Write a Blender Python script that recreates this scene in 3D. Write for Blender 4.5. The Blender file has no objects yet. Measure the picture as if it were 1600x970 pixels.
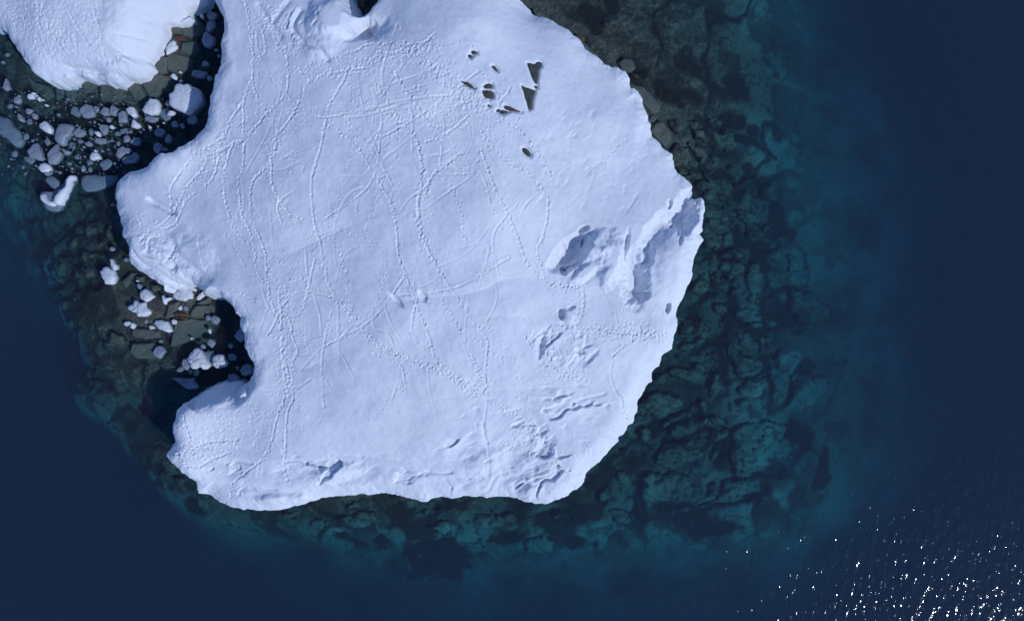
import bpy, math, random
import numpy as np

# ------------------------------------------------------------------ camera, sky, sun, exposure
SC = bpy.context.scene
COL = SC.collection
H = 110.0                      # height of the drone above the sea, metres
S = 0.1                        # metres per photograph pixel at sea level
SUN_ELEV = 39.0
SUN_AZ = -34.0                 # direction towards the sun in the ground plane, degrees from +X
cam = bpy.data.cameras.new('camera')
cam.sensor_fit = 'HORIZONTAL'
cam.angle = 2 * math.atan(1600 * S / 2 / H)
cam.clip_start = 1.0
cam.clip_end = 3000.0
camo = bpy.data.objects.new('camera', cam)
camo.location = (0, 0, H)
COL.objects.link(camo)
SC.camera = camo

W = bpy.data.worlds.new('World')
SC.world = W
W.use_nodes = True
nt = W.node_tree
nt.nodes.clear()
sky = nt.nodes.new('ShaderNodeTexSky')
sky.sky_type = 'NISHITA'
sky.sun_disc = False
sky.sun_elevation = math.radians(SUN_ELEV)
sky.sun_rotation = math.radians(90 - SUN_AZ)
sky.air_density = 1.0
sky.dust_density = 0.2
sky.ozone_density = 2.0
bg = nt.nodes.new('ShaderNodeBackground')
bg.inputs['Strength'].default_value = 0.080
wo = nt.nodes.new('ShaderNodeOutputWorld')
wb = nt.nodes.new('ShaderNodeMix')          # cold white balance of the photograph
wb.data_type = 'RGBA'
wb.blend_type = 'MULTIPLY'
wb.inputs['Factor'].default_value = 1.0
wb.inputs[7].default_value = (0.74, 0.93, 1.38, 1)
nt.links.new(sky.outputs[0], wb.inputs[6])
nt.links.new(wb.outputs[2], bg.inputs[0])
nt.links.new(bg.outputs[0], wo.inputs[0])

sun = bpy.data.lights.new('sun', 'SUN')
sun.energy = 2.1
sun.angle = math.radians(0.53)
sun.color = (0.91, 0.95, 1.0)          # the photograph is balanced cold
suno = bpy.data.objects.new('sun', sun)
ce, se = math.cos(math.radians(SUN_ELEV)), math.sin(math.radians(SUN_ELEV))
SUNV = np.array([ce * math.cos(math.radians(SUN_AZ)), ce * math.sin(math.radians(SUN_AZ)), se])
from mathutils import Vector
suno.rotation_euler = Vector(SUNV).to_track_quat('Z', 'Y').to_euler()
suno.location = Vector(SUNV) * 200
COL.objects.link(suno)

vs = SC.view_settings
vs.view_transform = 'Standard'
vs.look = 'None'
vs.gamma = 1.0
vs.exposure = 0.0
vs.use_curve_mapping = False
SC.render.engine = 'CYCLES'
cy = SC.cycles
cy.use_denoising = True
cy.max_bounces = 6
cy.diffuse_bounces = 2
cy.glossy_bounces = 2
cy.transmission_bounces = 2
cy.transparent_max_bounces = 12
cy.volume_bounces = 0
cy.use_adaptive_sampling = False

rnd = random.Random(7)
nrg = np.random.RandomState(11)


# ------------------------------------------------------------------ helpers
def P(px, py, z=0.0):
    """photograph pixel -> ground position of a point standing z metres above the sea"""
    k = S * (H - z) / H
    return ((px - 800.0) * k, -(py - 485.0) * k)


def vnoise(x, y, seed=0):
    r = np.random.RandomState(seed)
    t = r.rand(256, 256)
    xi = np.floor(x).astype(np.int64)
    yi = np.floor(y).astype(np.int64)
    fx = x - xi
    fy = y - yi
    fx = fx * fx * fx * (fx * (fx * 6 - 15) + 10)
    fy = fy * fy * fy * (fy * (fy * 6 - 15) + 10)
    a = t[yi & 255, xi & 255]
    b = t[yi & 255, (xi + 1) & 255]
    c = t[(yi + 1) & 255, xi & 255]
    d = t[(yi + 1) & 255, (xi + 1) & 255]
    return (a + (b - a) * fx) * (1 - fy) + (c + (d - c) * fx) * fy - 0.5


def fbm(x, y, scale, octs=4, seed=0, gain=0.5):
    o = np.zeros_like(x)
    amp, f = 1.0, 1.0 / scale
    for i in range(octs):
        c, s = math.cos(i * 0.7), math.sin(i * 0.7)
        o += amp * vnoise((c * x - s * y) * f + 17.3 * i, (s * x + c * y) * f + 5.1 * i, seed + i)
        amp *= gain
        f *= 2.03
    return o


def sstep(a, b, x):
    t = np.clip((x - a) / (b - a), 0, 1)
    return t * t * (3 - 2 * t)


def catmull(pts, step):
    """smooth open curve through 2-D points, resampled about every `step`"""
    p = [np.array(q, float) for q in pts]
    p = [2 * p[0] - p[1]] + p + [2 * p[-1] - p[-2]]
    out = []
    for i in range(1, len(p) - 2):
        n = max(2, int(np.linalg.norm(p[i + 1] - p[i]) / step))
        for k in range(n):
            t = k / n
            out.append(0.5 * (2 * p[i] + (p[i + 1] - p[i - 1]) * t + (2 * p[i - 1] - 5 * p[i] + 4 * p[i + 1] - p[i + 2]) * t * t
                              + (3 * p[i] - p[i - 1] - 3 * p[i + 1] + p[i + 2]) * t ** 3))
    out.append(p[-2])
    return np.array(out)


class RBF:
    def __init__(self, pts, vals, c2=4.0):
        self.c2 = c2
        p = np.array(pts, float)
        n = len(p)
        A = np.sqrt(np.sum((p[:, None] - p[None]) ** 2, axis=2) + c2)
        Q = np.c_[np.ones(n), p]
        M = np.block([[A, Q], [Q.T, np.zeros((3, 3))]])
        self.w = np.linalg.solve(M, np.r_[np.array(vals, float), 0, 0, 0])
        self.p = p

    def __call__(self, x, y):
        x = np.asarray(x, float)
        y = np.asarray(y, float)
        o = self.w[-3] + self.w[-2] * x + self.w[-1] * y
        for (a, b), w in zip(self.p, self.w):
            o = o + w * np.sqrt((x - a) ** 2 + (y - b) ** 2 + self.c2)
        return o


def poly_field(poly, X, Y, attrs=None):
    """signed distance (positive inside) to a polygon, and attributes interpolated along its outline"""
    poly = np.array(poly, float)
    n = len(poly)
    best = np.full(X.shape, 1e9)
    inside = np.zeros(X.shape, bool)
    A = None if attrs is None else np.array(attrs, float)
    at = None if attrs is None else np.zeros(X.shape + (A.shape[1],))
    for i in range(n):
        a, b = poly[i], poly[(i + 1) % n]
        e = b - a
        L = max(e @ e, 1e-9)
        t = np.clip(((X - a[0]) * e[0] + (Y - a[1]) * e[1]) / L, 0, 1)
        d = (X - a[0] - t * e[0]) ** 2 + (Y - a[1] - t * e[1]) ** 2
        m = d < best
        best = np.where(m, d, best)
        if A is not None:
            at[m] = A[i] + (A[(i + 1) % n] - A[i]) * t[m][:, None]
        c = (a[1] > Y) != (b[1] > Y)
        if abs(e[1]) > 1e-12:
            inside ^= c & (X < a[0] + (Y - a[1]) * e[0] / e[1])
    d = np.sqrt(best)
    return np.where(inside, d, -d), at


def mesh_obj(name, verts, faces, mat, parent=None, smooth=True):
    me = bpy.data.meshes.new(name)
    me.from_pydata([tuple(map(float, v)) for v in verts], [], faces)
    me.update()
    if smooth:
        me.polygons.foreach_set('use_smooth', [True] * len(me.polygons))
    me.materials.append(mat)
    o = bpy.data.objects.new(name, me)
    COL.objects.link(o)
    if parent is not None:
        o.parent = parent
    return o


def grid_obj(name, X, Y, Z, keep, mat, attrs=None):
    """heightfield on a rectangular lattice; only the cells with keep=True are built"""
    ny, nx = X.shape
    ids = np.arange(nx * ny).reshape(ny, nx)
    k = keep[:-1, :-1] | keep[1:, :-1] | keep[:-1, 1:] | keep[1:, 1:]
    q = np.stack([ids[:-1, :-1], ids[:-1, 1:], ids[1:, 1:], ids[1:, :-1]], -1)[k]
    used = np.zeros(nx * ny, bool)
    used[q.ravel()] = True
    remap = np.cumsum(used) - 1
    V = np.stack([X.ravel(), Y.ravel(), Z.ravel()], -1)[used]
    F = remap[q]
    me = bpy.data.meshes.new(name)
    me.vertices.add(len(V))
    me.vertices.foreach_set('co', V.astype(np.float32).ravel())
    me.loops.add(F.size)
    me.loops.foreach_set('vertex_index', F.astype(np.int32).ravel())
    me.polygons.add(len(F))
    me.polygons.foreach_set('loop_start', np.arange(0, F.size, 4, dtype=np.int32))
    me.polygons.foreach_set('use_smooth', np.ones(len(F), bool))
    me.update(calc_edges=True)
    for nm, a in (attrs or {}).items():
        at = me.attributes.new(nm, 'FLOAT', 'POINT')
        at.data.foreach_set('value', a.ravel()[used].astype(np.float32))
    me.materials.append(mat)
    o = bpy.data.objects.new(name, me)
    COL.objects.link(o)
    return o


def tag(o, label=None, cat=None, group=None, kind=None):
    if label:
        o['label'] = label
    if cat:
        o['category'] = cat
    if group:
        o['group'] = group
    if kind:
        o['kind'] = kind
    return o


# ------------------------------------------------------------------ materials
def new_mat(name):
    m = bpy.data.materials.new(name)
    m.use_nodes = True
    t = m.node_tree
    t.nodes.clear()
    out = t.nodes.new('ShaderNodeOutputMaterial')
    return m, t, out


def N(t, kind, **kw):
    n = t.nodes.new(kind)
    for k, v in kw.items():
        if k in n.inputs:
            n.inputs[k].default_value = v
        else:
            setattr(n, k, v)
    return n


def ramp(t, stops):
    r = t.nodes.new('ShaderNodeValToRGB')
    e = r.color_ramp.elements
    while len(e) < len(stops):
        e.new(0.5)
    for el, (p, c) in zip(e, stops):
        el.position = p
        el.color = (c[0], c[1], c[2], 1) if not isinstance(c, (int, float)) else (c, c, c, 1)
    return r


def snow_mat(name, base, dark, bump=1.0, rough=0.65):
    m, t, out = new_mat(name)
    L = t.links.new
    tc = N(t, 'ShaderNodeTexCoord')
    n1 = N(t, 'ShaderNodeTexNoise', Scale=0.09, Detail=5.0, Roughness=0.6)
    n2 = N(t, 'ShaderNodeTexNoise', Scale=1.6, Detail=6.0, Roughness=0.62)
    n3 = N(t, 'ShaderNodeTexNoise', Scale=6.0, Detail=4.0, Roughness=0.6)
    for n in (n1, n2, n3):
        L(tc.outputs['Object'], n.inputs['Vector'])
    r = ramp(t, [(0.3, dark), (0.62, base)])
    mx = N(t, 'ShaderNodeMath', operation='MULTIPLY_ADD')
    mx.inputs[1].default_value = 0.25
    L(n2.outputs['Fac'], mx.inputs[0])
    sc = N(t, 'ShaderNodeMath', operation='MULTIPLY')
    sc.inputs[1].default_value = 0.75
    L(n1.outputs['Fac'], sc.inputs[0])
    L(sc.outputs[0], mx.inputs[2])
    L(mx.outputs[0], r.inputs[0])
    b1 = N(t, 'ShaderNodeBump', Strength=0.5 * bump, Distance=0.12)
    L(n2.outputs['Fac'], b1.inputs['Height'])
    b2 = N(t, 'ShaderNodeBump', Strength=0.4 * bump, Distance=0.05)
    L(n3.outputs['Fac'], b2.inputs['Height'])
    L(b1.outputs[0], b2.inputs['Normal'])
    p = N(t, 'ShaderNodeBsdfPrincipled', Roughness=rough)
    p.inputs['Specular IOR Level'].default_value = 0.15
    L(r.outputs[0], p.inputs['Base Color'])
    L(b2.outputs[0], p.inputs['Normal'])
    L(p.outputs[0], out.inputs['Surface'])
    return m


def rock_mat(name, cols, scale=0.5, bump=0.3, rough=0.8, speckle=None, kelp_and_shade=False):
    m, t, out = new_mat(name)
    L = t.links.new
    tc = N(t, 'ShaderNodeNewGeometry')
    n1 = N(t, 'ShaderNodeTexNoise', Scale=scale, Detail=8.0, Roughness=0.65)
    n1.inputs['Distortion'].default_value = 0.6
    n2 = N(t, 'ShaderNodeTexNoise', Scale=scale * 5, Detail=6.0, Roughness=0.7)
    v = N(t, 'ShaderNodeTexNoise', Scale=scale * 9, Detail=4.0, Roughness=0.6)
    for n in (n1, n2, v):
        L(tc.outputs['Position'], n.inputs['Vector'])
    add = N(t, 'ShaderNodeMath', operation='MULTIPLY_ADD')
    add.inputs[1].default_value = 0.55
    L(n2.outputs['Fac'], add.inputs[0])
    hs = N(t, 'ShaderNodeMath', operation='MULTIPLY')
    hs.inputs[1].default_value = 0.45
    L(n1.outputs['Fac'], hs.inputs[0])
    L(hs.outputs[0], add.inputs[2])
    r = ramp(t, [(0.30 + 0.4 * i / max(1, len(cols) - 1), c) for i, c in enumerate(cols)])
    L(add.outputs[0], r.inputs[0])
    colour = r.outputs[0]
    if speckle:
        n3 = N(t, 'ShaderNodeTexNoise', Scale=4.0, Detail=3.0, Roughness=0.6)
        L(tc.outputs['Position'], n3.inputs['Vector'])
        rs = ramp(t, [(0.55, 0.0), (0.70, 1.0)])
        L(n3.outputs['Fac'], rs.inputs[0])
        sp = N(t, 'ShaderNodeMix', data_type='RGBA')
        sp.inputs['B'].default_value = (*speckle, 1)
        f = N(t, 'ShaderNodeMath', operation='MULTIPLY')
        f.inputs[1].default_value = 0.75
        L(rs.outputs[0], f.inputs[0])
        L(f.outputs[0], sp.inputs['Factor'])
        L(colour, sp.inputs[6])
        colour = sp.outputs[2]
    if kelp_and_shade:
        asl = N(t, 'ShaderNodeAttribute', attribute_name='silt')
        msl = N(t, 'ShaderNodeMix', data_type='RGBA')
        msl.inputs[7].default_value = (0.33, 0.34, 0.305, 1)
        L(asl.outputs['Fac'], msl.inputs['Factor'])
        L(colour, msl.inputs[6])
        colour = msl.outputs[2]
        at = N(t, 'ShaderNodeAttribute', attribute_name='kelp_and_shade')
        mk = N(t, 'ShaderNodeMix', data_type='RGBA')
        mk.inputs[7].default_value = (0.014, 0.014, 0.012, 1)  # near-black of the weed and of the shade painted into gaps
        L(at.outputs['Fac'], mk.inputs['Factor'])
        L(colour, mk.inputs[6])
        colour = mk.outputs[2]
    b = N(t, 'ShaderNodeBump', Strength=1.0, Distance=bump)
    hm = N(t, 'ShaderNodeMath', operation='MULTIPLY_ADD')
    hm.inputs[1].default_value = 0.15
    rv = ramp(t, [(0.35, 0.0), (0.65, 1.0)])
    L(v.outputs['Fac'], rv.inputs[0])
    L(rv.outputs[0], hm.inputs[0])
    L(add.outputs[0], hm.inputs[2])
    L(hm.outputs[0], b.inputs['Height'])
    p = N(t, 'ShaderNodeBsdfPrincipled', Roughness=rough)
    p.inputs['Specular IOR Level'].default_value = 0.2
    L(colour, p.inputs['Base Color'])
    L(b.outputs[0], p.inputs['Normal'])
    L(p.outputs[0], out.inputs['Surface'])
    return m


M_SNOW = snow_mat('snow', (0.84, 0.87, 0.92), (0.77, 0.81, 0.89))
M_SNOW2 = snow_mat('rough_snow', (0.82, 0.85, 0.90), (0.72, 0.77, 0.86), bump=1.6)
M_WHITE = snow_mat('white_ice', (0.78, 0.81, 0.86), (0.50, 0.56, 0.66), bump=1.6, rough=0.5)
M_GREY = snow_mat('bare_ice', (0.33, 0.38, 0.46), (0.12, 0.15, 0.21), bump=1.5, rough=0.35)
M_DIM = snow_mat('wet_ice', (0.24, 0.29, 0.35), (0.12, 0.15, 0.20), bump=1.5, rough=0.3)
M_BED = rock_mat('seabed_rock', [(0.025, 0.026, 0.020), (0.085, 0.088, 0.07), (0.21, 0.21, 0.175)], scale=0.35, bump=0.5, speckle=(0.24, 0.24, 0.21), kelp_and_shade=True)
M_SLAB = rock_mat('slab_rock', [(0.035, 0.036, 0.028), (0.11, 0.113, 0.092), (0.22, 0.223, 0.19)], scale=0.4, bump=0.3, speckle=(0.25, 0.25, 0.22), kelp_and_shade=True)
M_SMOOTH = rock_mat('smooth_slab_rock', [(0.075, 0.085, 0.072), (0.11, 0.12, 0.105), (0.14, 0.15, 0.135)], scale=0.3, bump=0.08)
M_RED = rock_mat('red_algae_stone', [(0.07, 0.045, 0.038), (0.13, 0.075, 0.062), (0.19, 0.12, 0.105)], scale=0.9, bump=0.2)
M_OUT = rock_mat('outcrop_rock', [(0.055, 0.060, 0.055), (0.085, 0.095, 0.085), (0.115, 0.125, 0.11)], scale=0.8, bump=0.15)


def water_mat():
    m, t, out = new_mat('sea_water')
    L = t.links.new
    tc = N(t, 'ShaderNodeNewGeometry')
    mp = N(t, 'ShaderNodeMapping')
    mp.inputs['Rotation'].default_value = (0, 0, math.radians(12))
    mp.inputs['Scale'].default_value = (1.6, 0.85, 1.0)
    L(tc.outputs['Position'], mp.inputs['Vector'])
    n1 = N(t, 'ShaderNodeTexNoise', Scale=0.62, Detail=2.0, Roughness=0.45)
    n2 = N(t, 'ShaderNodeTexNoise', Scale=2.6, Detail=3.0, Roughness=0.5)
    for n in (n1, n2):
        L(mp.outputs[0], n.inputs['Vector'])
    b1 = N(t, 'ShaderNodeBump', Strength=1.0, Distance=0.21)
    L(n1.outputs['Fac'], b1.inputs['Height'])
    b2 = N(t, 'ShaderNodeBump', Strength=1.0, Distance=0.016)
    L(n2.outputs['Fac'], b2.inputs['Height'])
    L(b1.outputs[0], b2.inputs['Normal'])
    # Schlick reflectance of the surface, the same seen from above and from below
    dt = N(t, 'ShaderNodeVectorMath', operation='DOT_PRODUCT')
    L(tc.outputs['Incoming'], dt.inputs[0])
    L(b2.outputs[0], dt.inputs[1])
    ab = N(t, 'ShaderNodeMath', operation='ABSOLUTE')
    L(dt.outputs['Value'], ab.inputs[0])
    om = N(t, 'ShaderNodeMath', operation='SUBTRACT', use_clamp=True)
    om.inputs[0].default_value = 1.0
    L(ab.outputs[0], om.inputs[1])
    pw = N(t, 'ShaderNodeMath', operation='POWER')
    pw.inputs[1].default_value = 5.0
    L(om.outputs[0], pw.inputs[0])
    fr = N(t, 'ShaderNodeMath', operation='MULTIPLY_ADD')
    fr.inputs[1].default_value = 0.98
    fr.inputs[2].default_value = 0.02
    L(pw.outputs[0], fr.inputs[0])
    g = N(t, 'ShaderNodeBsdfGlossy', Roughness=0.075)
    L(b2.outputs[0], g.inputs['Normal'])
    tr = N(t, 'ShaderNodeBsdfTransparent')
    mx = N(t, 'ShaderNodeMixShader')
    L(fr.outputs[0], mx.inputs[0])
    L(tr.outputs[0], mx.inputs[1])
    L(g.outputs[0], mx.inputs[2])
    L(mx.outputs[0], out.inputs['Surface'])
    # sea water: red is absorbed first, then green; a little blue is scattered back
    sa = (0.19, 0.052, 0.036)
    ss = (0.021, 0.0128, 0.0205)
    da, ds = max(sa), max(ss)
    va = N(t, 'ShaderNodeVolumeAbsorption', Density=da)
    va.inputs['Color'].default_value = (1 - sa[0] / da, 1 - sa[1] / da, 1 - sa[2] / da, 1)
    vsn = N(t, 'ShaderNodeVolumeScatter', Density=ds)
    vsn.inputs['Color'].default_value = (ss[0] / ds, ss[1] / ds, ss[2] / ds, 1)
    ad = N(t, 'ShaderNodeAddShader')
    L(va.outputs[0], ad.inputs[0])
    L(vsn.outputs[0], ad.inputs[1])
    L(ad.outputs[0], out.inputs['Volume'])
    return m


M_SEA = water_mat()

# ------------------------------------------------------------------ the sea
R_, D_ = 900.0, 70.0
sv = [(-R_, -R_, -D_), (R_, -R_, -D_), (R_, R_, -D_), (-R_, R_, -D_), (-R_, -R_, 0), (R_, -R_, 0), (R_, R_, 0), (-R_, R_, 0)]
sf = [(3, 2, 1, 0), (4, 5, 6, 7), (0, 1, 5, 4), (1, 2, 6, 5), (2, 3, 7, 6), (3, 0, 4, 7)]
sea = tag(mesh_obj('sea', sv, sf, M_SEA, smooth=False), kind='structure')

# ------------------------------------------------------------------ the seabed
BED = [(830, 0, -0.3), (900, 45, -0.5), (985, 110, -0.25), (1020, 190, -0.1), (1060, 260, -0.5), (1110, 330, -2.4), (1100, 420, -3.0),
       (1060, 520, -3.0), (1010, 620, -3.0), (975, 700, -3.2), (900, 790, -3.3), (800, 795, -3.2), (640, 790, -2.0), (500, 800, -2.0),
       (400, 805, -2.8), (310, 770, -2.4), (258, 730, -1.6), (1000, 40, -1.2), (1100, 60, -2.2), (1180, 100, -3.8), (1250, 100, -7),
       (1320, 100, -11), (1450, 100, -17), (1000, -100, -2), (1200, -100, -6), (1150, 200, -2.8), (1215, 230, -5.5), (1300, 250, -9), (1400, 300, -13.5),
       (1200, 340, -4.8), (1260, 380, -7), (1320, 420, -9), (1420, 450, -13), (1180, 480, -4.2), (1260, 480, -6.5), (1320, 550, -8.5),
       (1400, 560, -11.5), (1150, 600, -4), (1220, 620, -5.5), (1290, 630, -7.5), (1370, 650, -10.5), (1100, 700, -4), (1180, 700, -5),
       (1260, 740, -7), (1320, 780, -7.8), (1410, 780, -12.5), (1000, 770, -4.2), (1100, 800, -5.2), (1200, 830, -6.2), (1000, 870, -7.5),
       (1200, 905, -11), (1000, 940, -13), (1500, 600, -17), (1500, 350, -18), (1500, 800, -18), (1600, 500, -26), (800, 850, -5.0), (800, 925, -11), (600, 850, -5.0), (600, 930, -11.5),
       (450, 860, -7), (400, 930, -17), (310, 830, -5.5), (250, 870, -13), (200, 760, -6.5), (130, 800, -20), (160, 700, -5.5), (80, 700, -16),
       (130, 640, -4.2), (60, 640, -9), (30, 560, -16), (0, 500, -15), (60, 500, -6), (60, 440, -4), (20, 380, -5.5), (0, 320, -6), (0, 250, -3.5), (100, 320, -3),
       (60, 200, -2.4), (150, 200, -1.9), (0, 120, -1.8), (230, 200, -1.9), (150, 140, -0.5), (280, 90, -0.05), (340, 90, -3), (310, 180, -3),
       (100, 430, -2.0), (160, 380, -1.0), (220, 440, -0.5), (305, 490, 0.0), (250, 540, -0.7), (345, 520, -3), (310, 585, -2.6),
       (150, 560, -1.7), (220, 590, -1.7), (190, 630, -3.2), (250, 650, -4.5), (600, 350, -0.5), (450, 250, -0.5), (800, 600, -0.5), (450, 650, -1), (950, 350, -0.5),
       (100, 30, -0.5), (150, -60, -0.8), (650, 60, -0.5), (700, -120, -1), (1600, -100, -38), (1650, 970, -38), (-50, 970, -38), (0, 800, -34), (-100, 600, -26),
       (-120, 300, -10), (-150, 100, -6), (300, -300, -8), (900, -300, -8), (-300, -300, -20), (2200, 500, -40), (800, 1500, -40), (-600, 900, -40)]
bedf = RBF([P(a, b) for a, b, c in BED], [c for a, b, c in BED], c2=20.0)


def bed_top(x, y):
    return np.clip(bedf(x, y), -38, 0.9)


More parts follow.
